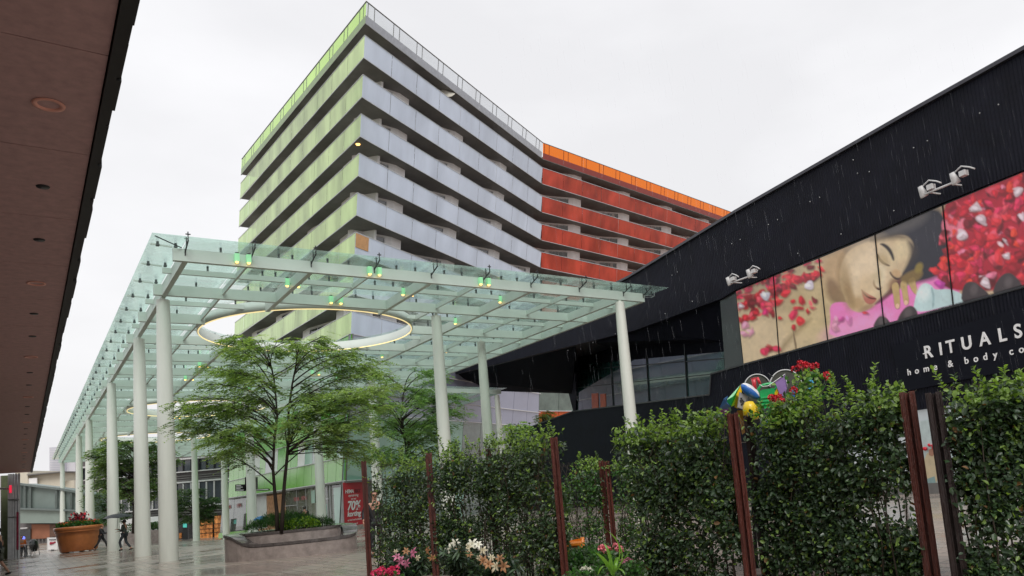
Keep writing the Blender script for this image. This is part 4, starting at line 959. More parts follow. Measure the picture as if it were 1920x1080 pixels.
rampbox('brick_panel', m_brick, [(93, 1007), (117, 1005), (117, 983), (93, 983)], 92.5, .3)
rampbox('white_gate', m_white, [(37, 992), (51, 991), (51, 988.5), (37, 989.5)], 92.2, .2)
rampbox('doorway', m_win, [(37, 1011), (57, 1011), (57, 992), (37, 993)], 92.4, .2)
mb = MB()
for i in range(9): u = 60 + i * 6.5; mb.bar(at(u, 1011, 92.2), at(u, 1032, 92.2), .25, .1, 0, (1, 0, 0))
part(mb, 'fence_bars', m_conc, fw)
cb = thing('cream_building', 'cream rendered building with flat roof showing above the grey-green ramp wall', 'building', tuple(at(90, 1000, 140) * [1, 1, 0]))
bbox_px(cb, 'wall', m_cream, 52, 891, 116, 960, 140, 12, 0); bbox_px(cb, 'wall', m_cream, 116, 902, 139, 960, 141, 10, 0); bbox_px(cb, 'roof', m_conc, 50, 889.5, 118, 891.5, 139.5, 13); bbox_px(cb, 'wall', m_cream, 28, 884, 52, 960, 139, 10, 0)
bbox_px(cb, 'window', m_wallw, 53, 897, 69, 912, 139.8, .2); bbox_px(cb, 'wall', m_wallw, 138, 907, 172, 960, 143, 8, 0)
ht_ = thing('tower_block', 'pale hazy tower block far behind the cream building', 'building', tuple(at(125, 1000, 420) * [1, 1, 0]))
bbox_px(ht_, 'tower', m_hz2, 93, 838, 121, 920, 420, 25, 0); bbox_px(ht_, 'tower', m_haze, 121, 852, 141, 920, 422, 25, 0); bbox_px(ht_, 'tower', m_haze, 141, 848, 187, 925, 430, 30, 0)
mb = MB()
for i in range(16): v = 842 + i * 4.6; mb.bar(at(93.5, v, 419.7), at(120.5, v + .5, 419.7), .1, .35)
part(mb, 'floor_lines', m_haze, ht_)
# ---- shop street behind the canopy
st = thing('shop_arcade', 'grey louvred shopping building with dark window bands and a glowing orange shop front', 'building', tuple(at(390, 1000, 104) * [1, 1, 0]))
m_louv = mat('grey_louvres', (.115, .105, .105), .5, 0, .2, 1)
def sb(name, m, u0, v0, u1, v1, dep=104, th=.4): 
    sk = lambda u, v: v - (u - 330) * .085
    pts = [at(u, sk(u, v), dep + (330 - u) * .02) for u, v in ((u0, v1), (u1, v1), (u1, v0), (u0, v0))]; mb = MB(); mb.slab(pts, np.array([FW[0], FW[1], 0]) * th); return part(mb, name, m, st)
sb('wall', m_louv, 150, 848, 452, 1030, 105, 8)
for i in range(7):
    sb('louvre_band', m_conc, 150, 893 + i * 4.2, 452, 894.6 + i * 4.2, 104.7, .2)
for v0, v1 in ((864, 885), (908, 951)):
    sb('window_band', mat('blue_grey_glass', (.06, .07, .085), .08, 0, .3, .4, coat=1), 150, v0, 450, v1, 104.6, .2)
    sb('white_band', m_white, 150, v0 - 4, 452, v0 - 1, 104.4, .3); sb('white_band', m_white, 150, v1, 452, v1 + 2, 104.4, .3)
    mb = MB()
    for i in range(21): u = 155 + i * 14.5; sk = (u - 330) * .085; mb.bar(at(u, v0 - sk, 104.5 + (330 - u) * .02), at(u, v1 - sk, 104.5 + (330 - u) * .02), .35 if i % 3 else .6, .15, 0, (1, 0, 0))
    part(mb, 'window_mullions', m_white if v0 > 900 else m_dark, st)
for i in range(3): sb('louvre_band', m_conc, 150, 956 + i * 5, 452, 958 + i * 5, 104.7, .2)
sb('shop_front', mat('dark_shop_front', (.03, .028, .03), .2, 0, .4, 1, coat=.5), 330, 972, 452, 1025, 104.6, .2)
mg = mat('glowing_shop', (.6, .2, .06), .5, 0, .9, 2.2, emis=(1, .36, .12), estr=.3); nn_ = mg.node_tree.nodes; rmp = [q for q in nn_ if q.type == 'VALTORGB'][0]; mg.node_tree.links.new(rmp.outputs[0], nn_['Principled BSDF'].inputs['Emission Color'])
sb('lit_shop_window', mg, 374, 979, 398, 1017, 104.3, .1); sb('lit_shop_window', mg, 402, 974, 414, 1014, 104.3, .1); sb('lit_shop_window', mg, 336, 1000, 340, 1010, 104.3, .1)
for i in range(3): sb('shelf', m_dark, 375, 988 + i * 8, 413, 989.2 + i * 8, 104.1, .1)
sb('white_house', m_wallw, 205, 965, 300, 1010, 103, .5)
sb('white_bay', m_white, 276, 975, 296, 1010, 102.8, .3)
inf = at(345, 1010, 88); t = thing('info_pillar', 'dark information pillar with a small teal screen in front of the shops', 'pillar', tuple(inf))
mb = MB(); a = at(342, 1012, 88); b = at(352, 1012, 88); d = nrm(b - a); mb.slab([a, b, at(352, 979, 88), at(342, 979, 88)], FW * [1, 1, 0] * .3); part(mb, 'pillar', m_dark, t)
mb = MB(); mb.slab([at(343, 989, 87.9), at(350, 989, 87.9), at(350, 981, 87.9), at(343, 981, 87.9)], FW * [1, 1, 0] * .05); part(mb, 'screen', mat('teal_screen', (.05, .3, .27), .3, emis=(.1, .6, .5), estr=.5), t)

# ================================================================== round granite planter bench with shrubs
bx, by = 6.35, 23.6
pl_ = thing('planter_bench', 'round granite planter bench with a wavy seat around the twin-stemmed tree', 'planter', (bx, by, 0))
# outline in view-plane coordinates: right vector on the ground
rg_ = nrm([RT[0], RT[1], 0]); fg = nrm([FW[0], FW[1], 0])
cb0 = gz(512, 1049); cb0 = np.array([cb0[0], cb0[1], 0]) + fg * 1.35
def bp2(a, r, ecc=.62): return cb0 + rg_ * math.cos(a) * r * 2.0 + fg * math.sin(a) * r * 2.0 * ecc
N = 96; mb = MB(); seatz = []; prof = []
for i in range(N):
    a = 2 * math.pi * i / N - math.pi / 2       # start in front
    # height of the seat rim: wave high at the left end, low seat in front, rising at the right
    t = (a + math.pi / 2) / (2 * math.pi)       # 0 front .. 1
    k = math.cos(a)
    hi = 1 / (1 + math.exp(-(-k - .60) * 13)); hr = 1 / (1 + math.exp(-(k - .93) * 40)); hb = 1 / (1 + math.exp(-(math.sin(a) - .2) * 8))
    h = .46 + .34 * max(hi, hb) + .0 * hr
    ro, ri = 1.0, .78
    prof.append((a, h))
vs = []; fs = []; sec = 6
for a, h in prof:
    for r, z in ((1.0, -.02), (1.0, h - .09), (1.0, h), (.80, h - .02), (.795, .0)): vs.append(bp2(a, r) + [0, 0, z])
n5 = 5
for i in range(N):
    j = (i + 1) % N
    for q in range(4): mb.f.append((i * n5 + q, j * n5 + q, j * n5 + q + 1, i * n5 + q + 1)); mb.m.append(1 if q in (1, 2) else 0); mb.sm.append(q in (0,))
mb.v = [tuple(p) for p in vs]; part(mb, 'seat', [m_granite, m_granite_d], pl_)
# overhanging seat slabs with joints
mb = MB()
for i in range(0, N, 2):
    a0, h0 = prof[i]; a1, h1 = prof[(i + 2) % N]; a1 = a0 + 2 * math.pi * 1.94 / N
    p = [bp2(a0, 1.02) + [0, 0, h0 - .07], bp2(a1, 1.02) + [0, 0, h1 - .07], bp2(a1, .79) + [0, 0, h1 - .09], bp2(a0, .79) + [0, 0, h0 - .09]]
    mb.hexa(p + [q + [0, 0, .085] for q in p])
part(mb, 'seat_slabs', m_granite_d, pl_)
mb = MB(); zi = .80; vs = []
for a, h in prof:
    for r, z in ((.79, .3), (.76, zi - .08), (.78, zi - .075), (.78, zi), (.66, zi), (.66, .5)): vs.append(bp2(a, r) + [0, 0, z])
mb.v = [tuple(p) for p in vs]
for i in range(N):
    j = (i + 1) % N
    for q in range(5): mb.f.append((i * 6 + q, j * 6 + q, j * 6 + q + 1, i * 6 + q + 1)); mb.m.append(1 if q in (2, 3, 1) else 0); mb.sm.append(False)
part(mb, 'backrest', [m_granite, m_granite_d], pl_)
mb = MB(); mb.add([bp2(a, .66) + [0, 0, zi - .08] for a, h in prof], [tuple(range(N))]); part(mb, 'soil', m_soil, pl_)
# planting in the bench: feathery ground shrubs
def mound(name, label, cat, cen, rx, ry, h, n_, ms, ln, wd, zb=0., up=.6, group=None, weights=None):
    o_ = thing(name, label, cat, (cen[0], cen[1], zb), group)
    a = rng.uniform(0, 2 * math.pi, n_); r = np.sqrt(rng.uniform(0, 1, n_)); hh = rng.uniform(.35, 1, n_) ** .5
    x = cen[0] + rg_[0] * np.cos(a) * r * rx + fg[0] * np.sin(a) * r * ry; y = cen[1] + rg_[1] * np.cos(a) * r * rx + fg[1] * np.sin(a) * r * ry
    z = zb + h * hh * np.sqrt(np.clip(1 - r ** 2 * .85, 0, 1)) + rng.normal(0, .03, n_)
    C_ = np.stack([x, y, z], 1); D_ = rdir(n_, up); D_[:, :2] += .5 * np.stack([np.cos(a) * rg_[0], np.cos(a) * rg_[1]], 1)
    leafmesh('foliage', C_, D_, rdir(n_, 1.5), rng.uniform(.6, 1.2, n_) * ln, rng.uniform(.7, 1.1, n_) * wd, ms, None, False, o_)
    mb = MB()
    for i in range(26):
        j = rng.integers(0, n_); mb.tube([(cen[0] + (C_[j, 0] - cen[0]) * .7, cen[1] + (C_[j, 1] - cen[1]) * .7, zb), C_[j]], .008, 4)
    part(mb, 'stems', m_twig, o_); return o_
bc = cb0
mound('shrub', 'deep green feathery shrubs filling the left and middle of the granite planter', 'shrub', bc + rg_ * -.25, 1.15, .62, .62, 5200, [G1, G3, G1], .11, .022, zi - .1, .9)
mound('shrub', 'yellow-green leafy shrub at the front right of the granite planter', 'shrub', bc + rg_ * .45 - fg * .35, .62, .36, .40, 1500, [G2, G1, G2], .085, .05, zi - .1, .7)
mound('shrub', 'small feathery shrub at the right end of the granite planter', 'shrub', bc + rg_ * .95 + fg * .1, .34, .3, .36, 900, [G1, G3], .12, .016, zi - .1, .9)

# ================================================================== trees
def bez(p0, p1, p2, n_=7): return [p0 * (1 - t) ** 2 + p1 * 2 * t * (1 - t) + p2 * t * t for t in np.linspace(0, 1, n_)]
def sprays(centers, dirs, nleaf, ln, wd, leaf_l, droop=.3):
    """pinnate sprays: rachis with leaflet pairs"""
    Cs, Ds, Ns = [], [], []
    for c, d in zip(centers, dirs):
        d = nrm(d); sd = nrm(np.cross(d, (0, 0, 1)) + 1e-6); up = np.cross(sd, d); L_ = ln * random.uniform(.65, 1.25); k = nleaf
        for i in range(k):
            t = (i + .5) / k; p = c + d * L_ * t + np.array([0, 0, -droop * L_ * t * t])
            for s in (-1, 1):
                Cs.append(p); Ds.append(sd * s + d * .55 + np.array([0, 0, -.15 + random.uniform(-.3, .3)])); Ns.append(up + rng.normal(0, .35, 3))
    return np.array(Cs), np.array(Ds), np.array(Ns)
def tree(name, label, stems, tips, ms, nspray, nleaf, sl, lw, ll, zflat=.25, base=None, trunk_r=.07, dep_j=.9, ztop=None):
    """stems: list of point lists (trunks). tips: bough end points. Boughs leave a stem and carry layered sprays"""
    o_ = thing(name, label, 'tree', tuple(base if base is not None else stems[0][0]))
    mb = MB()
    for s_ in stems: mb.tube(s_, [trunk_r * (1 - .75 * i / (len(s_) - 1)) for i in range(len(s_))], 9)
    centers, dirs = [], []; lb_ = MB()
    for tip in tips:
        s_ = stems[random.randrange(len(stems))]
        s_ = min(stems, key=lambda q: np.linalg.norm((q[-1] - tip)[:2]) + random.uniform(0, .8))
        # leave the stem lower than the tip
        zz_ = tip[2] - .32 * np.linalg.norm((tip - s_[-1])[:2]) - .2
        zs = [q[2] for q in s_]; zz_ = min(max(zz_ + random.uniform(-.25, .25) * trunk_r / .06, zs[len(s_) // 3]), zs[-1] - .02) ; zz_ += random.uniform(0, .35) if zz_ < zs[len(s_) // 3] + .05 else 0; b0 = np.array([np.interp(zz_, zs, [q[k] for q in s_]) for k in range(3)])
        mid = (b0 + tip) / 2 + np.array([0, 0, .18 * np.linalg.norm(tip - b0)]) + rng.normal(0, .22, 3)
        pts = bez(b0, mid, tip, 8); L_ = np.linalg.norm(tip - b0)
        mb.tube(pts, [trunk_r * .30 * (1 - .85 * i / 7) + .004 for i in range(8)], 6)
        for q in range(int(nspray * L_ / 2.2) + 3):
            t = random.uniform(.28, 1.) ** .8; i = min(6, int(t * 7)); p = pts[i] * (1 - (t * 7 - i)) + pts[i + 1] * (t * 7 - i) if i < 7 else pts[7]
            d = pts[i + 1] - pts[i]; w = nrm([d[0], d[1], 0]); ang = random.uniform(-1.5, 1.5)
            dd = np.array([w[0] * math.cos(ang) - w[1] * math.sin(ang), w[0] * math.sin(ang) + w[1] * math.cos(ang), random.uniform(-.25, .3)])
            sub = random.uniform(.1, .75) * (1.15 - .5 * t); p2 = p + dd * sub + np.array([0, 0, random.uniform(-.1, .12)])
            if random.random() < .6: lb_.tube([p, p + dd * sub * .5 + [0, 0, .04], p2], .006, 3)
            for _ in range(3):
                a2 = ang + random.uniform(-.9, .9); d2 = np.array([w[0] * math.cos(a2) - w[1] * math.sin(a2), w[0] * math.sin(a2) + w[1] * math.cos(a2), random.uniform(-.3, .15)])
                centers.append(p + (p2 - p) * random.uniform(.5, 1.0) + rng.normal(0, .05, 3)); dirs.append(d2)
    part(mb, 'trunk', m_bark, o_); tag(part(lb_, 'twigs', m_bark, o_), kind='stuff')
    Cs, Ds, Ns = sprays(centers, dirs, nleaf, sl, 0, ll); n_ = len(Cs)
    mi = np.repeat(rng.integers(0, len(ms), len(centers)), nleaf * 2)
    leafmesh('crown', Cs, Ds, Ns, rng.uniform(.75, 1.2, n_) * ll, lw, ms, mi, False, o_); return o_
# main tree: twin stems from the planter
D0 = 23.1
sA = [at(520, 1000, D0), at(519, 960, D0), at(515, 920, D0), at(512, 880, D0), at(514, 830, D0), at(520, 780, D0), at(516, 730, D0), at(510, 690, D0)]
sB = [at(528, 1000, D0 - .1), at(530, 960, D0 - .1), at(533, 910, D0 - .1), at(538, 860, D0 - .1), at(542, 810, D0 - .05), at(541, 770, D0), at(548, 720, D0), at(556, 680, D0 + .1), at(560, 650, D0 + .1)]
tpx = [(345, 792), (338, 768), (372, 745), (385, 722), (410, 700), (370, 800), (395, 830), (420, 850), (398, 690), (440, 665), (430, 640), (445, 628), (470, 640), (500, 655), (540, 640), (575, 662), (600, 645), (625, 655), (640, 668), (660, 660), (690, 690), (715, 705), (728, 722), (715, 760), (690, 795), (665, 830), (650, 800), (620, 770), (600, 740), (570, 720), (480, 700), (460, 740), (440, 780), (430, 820), (470, 800), (560, 790), (610, 825), (590, 760), (640, 730), (670, 745), (700, 730), (520, 640), (450, 700), (490, 760), (350, 815), (660, 850), (410, 760)]
tips = []
for u, v in tpx:
    tips.append(at(u, v, D0 + random.uniform(-1.9, 1.9)))
    if random.random() < .55: tips.append(at(u + random.uniform(-25, 25), v + random.uniform(-12, 18), D0 + random.uniform(-2.2, 2.2)))
tree('honey_locust_tree', 'feathery twin-stemmed tree rising from the granite planter under the ring opening', [sA, sB], tips, [T1, T2, T3, T1], 19, 7, .36, .042, .095, trunk_r=.062)
# paler tree to the right
D1 = 36.5
bs = at(762, 1010, D1); bs[2] = 0
sC = [bs, at(760, 930, D1), at(765, 880, D1), at(760, 830, D1), at(752, 780, D1), at(758, 730, D1)]
tips = []
for _ in range(64):
    u = random.gauss(760, 48); v = random.uniform(700, 880)
    if abs(u - 765) > 90: continue
    tips.append(at(u, v, D1 + random.uniform(-2.1, 2.1)))
for u, v in ((868, 745), (850, 760), (835, 735), (872, 775), (845, 800), (820, 690), (800, 700), (860, 740), (850, 830), (835, 850)): tips.append(at(u, v, D1 + random.uniform(-1, 1)))
tree('young_tree', 'pale green airy tree behind the hedge, left of the middle canopy column', [sC], tips, [P1, P2, P2], 13, 7, .46, .055, .12, trunk_r=.08)
# background trees at left
def farTree(label, u, vb, dep, rx, v0, v1, n_, ms, seed):
    random.seed(seed); b0 = at(u, vb, dep); s_ = [b0, at(u + 1, vb - 40, dep), at(u, (v0 + v1) / 2, dep), at(u + 2, v0 + 20, dep)]
    tp = []
    for _ in range(n_):
        t = random.uniform(0, 1); v = v0 + (v1 - v0) * t; w = rx * math.sin(math.pi * (.18 + .72 * t)) ** .7
        tp.append(at(u + random.uniform(-w, w), v, dep + random.uniform(-rx, rx) * dep / 1430 * .8))
    return tree('plaza_tree', label, [s_], tp, ms, 8, 5, .6, .10, .20, trunk_r=.12)
farTree('dark green tree behind the second and third left columns', 250, 1000, 52, 78, 822, 930, 60, [T1, T3, T3], 21)
farTree('small dark tree behind the flower pot umbrella, below the larger left tree', 205, 1005, 62, 38, 895, 985, 26, [T3, G3, T3], 22)
farTree('dark tree in front of the louvred shopping building', 365, 1005, 76, 50, 915, 985, 40, [T3, G3, T3], 23)
random.seed(31)
# trees beside the lavender shop front
farTree('slim bright green tree seen between the hedge top and the black wall', 962, 905, 40, 26, 785, 870, 16, [T2, P2], 24)
farTree('little bright tree by the orange cladding above the black ledge', 1018, 870, 62, 12, 770, 800, 7, [T2, P2], 25)
# low planter hedge in the left background
lp_ = thing('low_planter', 'low granite wall planter with dark shrubs behind the second column', 'planter', tuple(at(270, 1012, 58)))
mb = MB(); a, b = at(232, 1022, 58), at(305, 1016, 58); mb.slab([(a[0], a[1], -.3), (b[0], b[1], -.3), (b[0], b[1], .75), (a[0], a[1], .75)], fg * 2.2); part(mb, 'wall', m_granite, lp_)
c = (a + b) / 2 + fg * 1; n_ = 1800
X_ = rng.uniform(-1.5, 1.5, n_); Y_ = rng.uniform(-.8, .8, n_); leafmesh('shrubs', np.stack([c[0] + rg_[0] * X_ + fg[0] * Y_, c[1] + rg_[1] * X_ + fg[1] * Y_, .75 + rng.uniform(0, .55, n_)], 1), rdir(n_, .6), rdir(n_), .16, .08, [G3, T3], None, False, lp_)

# ================================================================== wayfinding sign on the column
q = at(471, 905, 51.); ws = thing('direction_sign', 'black wayfinding sign with pointing boards on a white column', 'sign', tuple(q))
m_blk = mat('sign_gloss_black', (.006, .006, .007), .3, 0, .1)
def vb_(poly, dep, th, m, par, name): mb = MB(); mb.slab([at(u, v, dep) for u, v in poly], fg * th); return part(mb, name, m, par)
vb_([(459, 894.5), (477, 894.5), (477, 920), (459, 920)], 51.3, .5, m_blk, ws, 'sign_box')
o1 = vb_([(441, 908.5), (460, 908), (460, 921), (441, 921)], 51.2, .06, m_blk, ws, 'pointer_board')
o2 = vb_([(477, 917), (505, 916), (505, 919.5), (477, 920.5)], 51.2, .06, m_blk, ws, 'pointer_board')
mb = MB()
for i in range(4): mb.bar(at(443, 910.5 + i * 2.8, 51.15), at(443 + [9, 12, 8, 14][i], 910.5 + i * 2.8, 51.15), .02, .035)
mb.bar(at(480, 918.6, 51.15), at(503, 917.6, 51.15), .02, .035); part(mb, 'text_lines', m_wtxt, ws)

# ================================================================== big terracotta pot with flowers
pc = at(148, 1034, 46.5); pc[2] = 0
pot = thing('flower_pot', 'giant terracotta pot filled with red geraniums and green plants', 'flower pot', tuple(pc))
mb = MB(); mb.lathe(pc, [(.01, .06), (.93, .06), (.96, .1), (1.12, .95), (1.16, 1.22), (1.20, 1.22), (1.22, 1.28), (1.20, 1.33), (1.25, 1.35), (1.28, 1.5), (1.24, 1.55), (1.12, 1.55), (1.1, 1.45), (.01, 1.45)], 40); part(mb, 'pot', m_terra, pot)
mb = MB()
for a in np.arange(6) * math.pi / 3 + .3: x = pc[0] + .8 * math.cos(a); y = pc[1] + .8 * math.sin(a); mb.box((x - .12, y - .12, 0), (x + .12, y + .12, .06))
part(mb, 'feet', m_white, pot)
n_ = 2200; a = rng.uniform(0, 6.283, n_); r = np.sqrt(rng.uniform(0, 1, n_)) * 1.15
leafmesh('plants', np.stack([pc[0] + r * np.cos(a), pc[1] + r * np.sin(a), 1.5 + rng.uniform(0, .35, n_) * (1.2 - r * .5)], 1), rdir(n_, .8), rdir(n_), .16, .09, [G1, G3, G1], None, False, pot)
m_flr = mat('red_petals', (.6, .02, .04), .5, 0, .3, 8); m_maroon = mat('maroon_leaves', (.09, .015, .025), .5, 0, .3, 8); m_fpk = mat('hot_pink_petals', (.75, .05, .16), .5, 0, .25, 8)
n_ = 260; leafmesh('red_foliage', np.stack([rng.normal(pc[0], .22, n_), rng.normal(pc[1], .2, n_), 1.75 + rng.uniform(0, .55, n_)], 1), rdir(n_, .6), rdir(n_), .2, .1, [m_maroon, m_maroon, m_flr], None, False, pot)
n_ = 160; leafmesh('blossoms', np.stack([rng.uniform(pc[0] - 1, pc[0] + 1, n_), rng.uniform(pc[1] - 1, pc[1] + 1, n_), 1.75 + rng.uniform(0, .1, n_)], 1), rdir(n_, .6), rdir(n_), .08, .08, [m_flr, mat('orange_petals', (.7, .15, .04), .5)], None, False, pot)

# ================================================================== cafe furniture and board at far left
m_chair = mat('chair_steel', (.22, .22, .24), .3, .7)
def cafe_chair(p, rz, label, first=None):
    if first: return copy_tree(first, p, rz, label)
    t = thing('cafe_chair', label, 'chair', p, 'steel cafe chairs by the left building'); x, y, z = p
    mb = MB(); mb.box((x - .22, y - .22, z + .44), (x + .22, y + .22, z + .46)); part(mb, 'seat', m_chair, t)
    mb = MB(); mb.tube([(x - .22, y + .2, z + .46), (x - .22, y + .3, z + .88), (x + .22, y + .3, z + .88), (x + .22, y + .2, z + .46)], .015, 6)
    for i in range(6): mb.tube([(x - .16 + i * .065, y + .21, z + .48), (x - .16 + i * .065, y + .3, z + .87)], .008, 4)
    part(mb, 'backrest', m_chair, t)
    mb = MB(); mb.tube([(x - .24, y - .22, z + .02), (x - .26, y - .1, z + .66), (x - .24, y + .24, z + .68)], .014, 6); mb.tube([(x + .24, y - .22, z + .02), (x + .26, y - .1, z + .66), (x + .24, y + .24, z + .68)], .014, 6); part(mb, 'armrests', m_chair, t)
    for sx, sy in ((-1, -1), (1, -1), (-1, 1), (1, 1)): mb = MB(); mb.tube([(x + sx * .2, y + sy * .19, z + .45), (x + sx * .25, y + sy * .24, z)], .013, 6); part(mb, 'leg', m_chair, t)
    return t
def gp(u, dep): p = at(u, 1030, dep); return (p[0], p[1], 0.)
ch = cafe_chair(gp(27, 46), 0, 'steel cafe chair nearest the olive column')
cafe_chair(gp(36, 47.2), 1.2, 'steel cafe chair on the near side of the tilted table', ch)
cafe_chair(gp(62, 48.), 2.6, 'steel cafe chair at the right end of the group, draped with a dark coat', ch)
cafe_chair(gp(51, 46.5), -1.9, 'steel cafe chair in the middle, under the table edge', ch)
p = gp(49, 46.8); t = thing('cafe_table', 'round steel cafe table among the chairs at the far left', 'table', p)
mb = MB(); mb.lathe((p[0], p[1], .72), [(.01, 0), (.38, 0), (.38, .02), (.01, .02)], 24); part(mb, 'table_top', m_alu, t)
mb = MB(); mb.lathe((p[0], p[1], 0), [(.22, 0), (.22, .03), (.03, .05), (.03, .72)], 12); part(mb, 'pedestal', m_chair, t)
c = gp(62, 48.); t = thing('coat', 'dark coat hanging over a cafe chair back', 'coat', (c[0], c[1], .5)); mb = MB(); mb.tube([(c[0] - .05, c[1], .95), (c[0], c[1] - .1, .8), (c[0] + .05, c[1] - .12, .5), (c[0] + .08, c[1] - .1, .25)], [.12, .24, .22, .14], 10); part(mb, 'cloth', m_blk, t)
c = gp(40, 48.5); t = thing('person', 'person in an orange jacket seated behind the cafe tables', 'person', (c[0], c[1], 0)); 
PERSON_SEATED = (t, c)
c = gp(99, 54); t = thing('a_board', 'white pavement board with a dark red picture left of the giant flower pot', 'sign', (c[0], c[1], 0))
vb_([(88, 1035), (110, 1034), (110, 1007.5), (88, 1008)], 54, .08, m_white, t, 'board')
vb_([(90, 1031), (108, 1030.5), (108, 1010), (90, 1010.5)], 53.95, .03, m_wallw, t, 'printed_sheet')
mb = MB(); cc_ = at(99, 1019.5, 53.9)
for i in range(9): mb.ball(cc_ + rg_ * random.uniform(-.17, .17) + np.array([0, 0, random.uniform(-.12, .1)]), random.uniform(.04, .08), 7, 5, 0, (1, .3, 1))
part(mb, 'picture', mat('dark_red_print', (.35, .02, .05), .5), t)
mb = MB(); mb.bar(at(92, 1012, 53.9), at(105, 1011.7, 53.9), .02, .05); mb.bar(at(96, 1031.5, 53.9), at(101, 1031.5, 53.9), .02, .08); part(mb, 'text_lines', m_dark, t)
q = at(43, 1009, 49.5); t = thing('blue_light', 'small blue light glowing above the cafe chairs', 'light', tuple(q)); mb = MB(); mb.ball(q, .12, 8, 6); part(mb, 'bulb', mat('blue_glow', (.1, .15, .8), .4, emis=(.15, .2, 1), estr=1.5), t); mb = MB(); mb.bar(q - [0, 0, .1], [q[0], q[1], .0], .03, .03, 0, (1, 0, 0)); part(mb, 'post', m_dark, t)
q = at(489, 968, 40.); q[2] = max(q[2], .2); t = thing('parasol', 'folded blue parasol top just behind the planter shrubs', 'parasol', (q[0], q[1], 0)); mb = MB(); mb.lathe((q[0], q[1], 1.02), [(.01, .16), (.15, .14), (.3, .06), (.38, 0), (.34, -.04)], 10); part(mb, 'cover', mat('blue_cloth', (.03, .16, .38), .5), t); mb = MB(); mb.tube([(q[0], q[1], gnd(q[0], q[1])), (q[0], q[1], 1.1)], .04, 6); part(mb, 'pole', m_dark, t)
# ================================================================== timber posts and climbing hedges
random.seed(77)
def post(p, w, d, h, label, wood=None):
    wood = wood or m_post
    x, y = p; t = thing('timber_post', label, 'post', (x, y, 0), 'red-brown posts of the hedge screens')
    # U-shaped section: two flanges and a web, facing the camera side
    vd = nrm([x, y, 0.]); r = np.array([vd[1], -vd[0], 0]); c = np.array([x, y, 0.])
    mb = MB()
    for s, m_ in ((-1, .36), (1, .36)):
        q = c + r * s * w * .31; mb.bar(q, q + [0, 0, h], w * .38, d, 0, tuple(vd))
    mb.bar(c + vd * d * .2, c + vd * d * .2 + [0, 0, h - .01], w * .26, d * .55, 0, tuple(vd))
    part(mb, 'post_body', wood, t)
    mb = MB(); q = c - vd * d * .5
    for s in (-.12, .14, .4, -.38): mb.bar(q + r * s * w - vd * .004, q + r * s * w - vd * .004 + [0, 0, h - .02], w * .045, .012, 0, tuple(vd))
    part(mb, 'grain_ridges', wood, t)
    return t
HZ = dict(a=2.24, b=2.22, c=2.20, d=2.16, f=2.12, g=2.12, h=2.12, i=2.12, j=2.05)
HP = {k: gz(u, v, HZ[k]) for k, (u, v) in dict(a=(691, 865), b=(807, 850), c=(913, 838), d=(1038, 820), f=(1178, 806), g=(1373, 775), h=(1402, 779), i=(1700, 735), j=(1750, 738)).items()}
post(HP['a'][:2] - fg[:2] * .22 - rg_[:2] * .03, .10, .12, 2.24, 'red-brown post at the far left end of the hedge row, nearest the granite planter')
post(HP['b'][:2] - fg[:2] * .16, .12, .12, 2.22, 'red-brown post second from the left in the hedge row, above the pink lilies')
post(HP['c'][:2] + fg[:2] * .12, .10, .1, 2.22, 'dark red-brown post almost hidden in leaves between the second and third clear posts')
post(HP['d'][:2], .115, .12, 2.16, 'red-brown post with pale ridges at the right end of the left hedge block')
post(HP['g'][:2], .145, .13, 2.12, 'red-brown post left of the watering can')
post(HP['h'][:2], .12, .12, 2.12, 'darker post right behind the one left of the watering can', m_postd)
post(HP['i'][:2], .17, .14, 2.12, 'thick weathered red-brown post left of the gap under the white shop lettering')
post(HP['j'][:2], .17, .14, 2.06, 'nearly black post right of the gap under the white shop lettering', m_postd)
pE = at(1134, 900, 16.3); zE = at(1134, 863, 16.3)[2]
post(at(1130, 900, 16.3)[:2], .11, .1, zE, 'slim brown post seen through the gap, left one of the pair in the rear hedge'); post(at(1141, 900, 16.1)[:2], .11, .1, zE - .03, 'slim brown post seen through the gap, right one of the pair in the rear hedge')
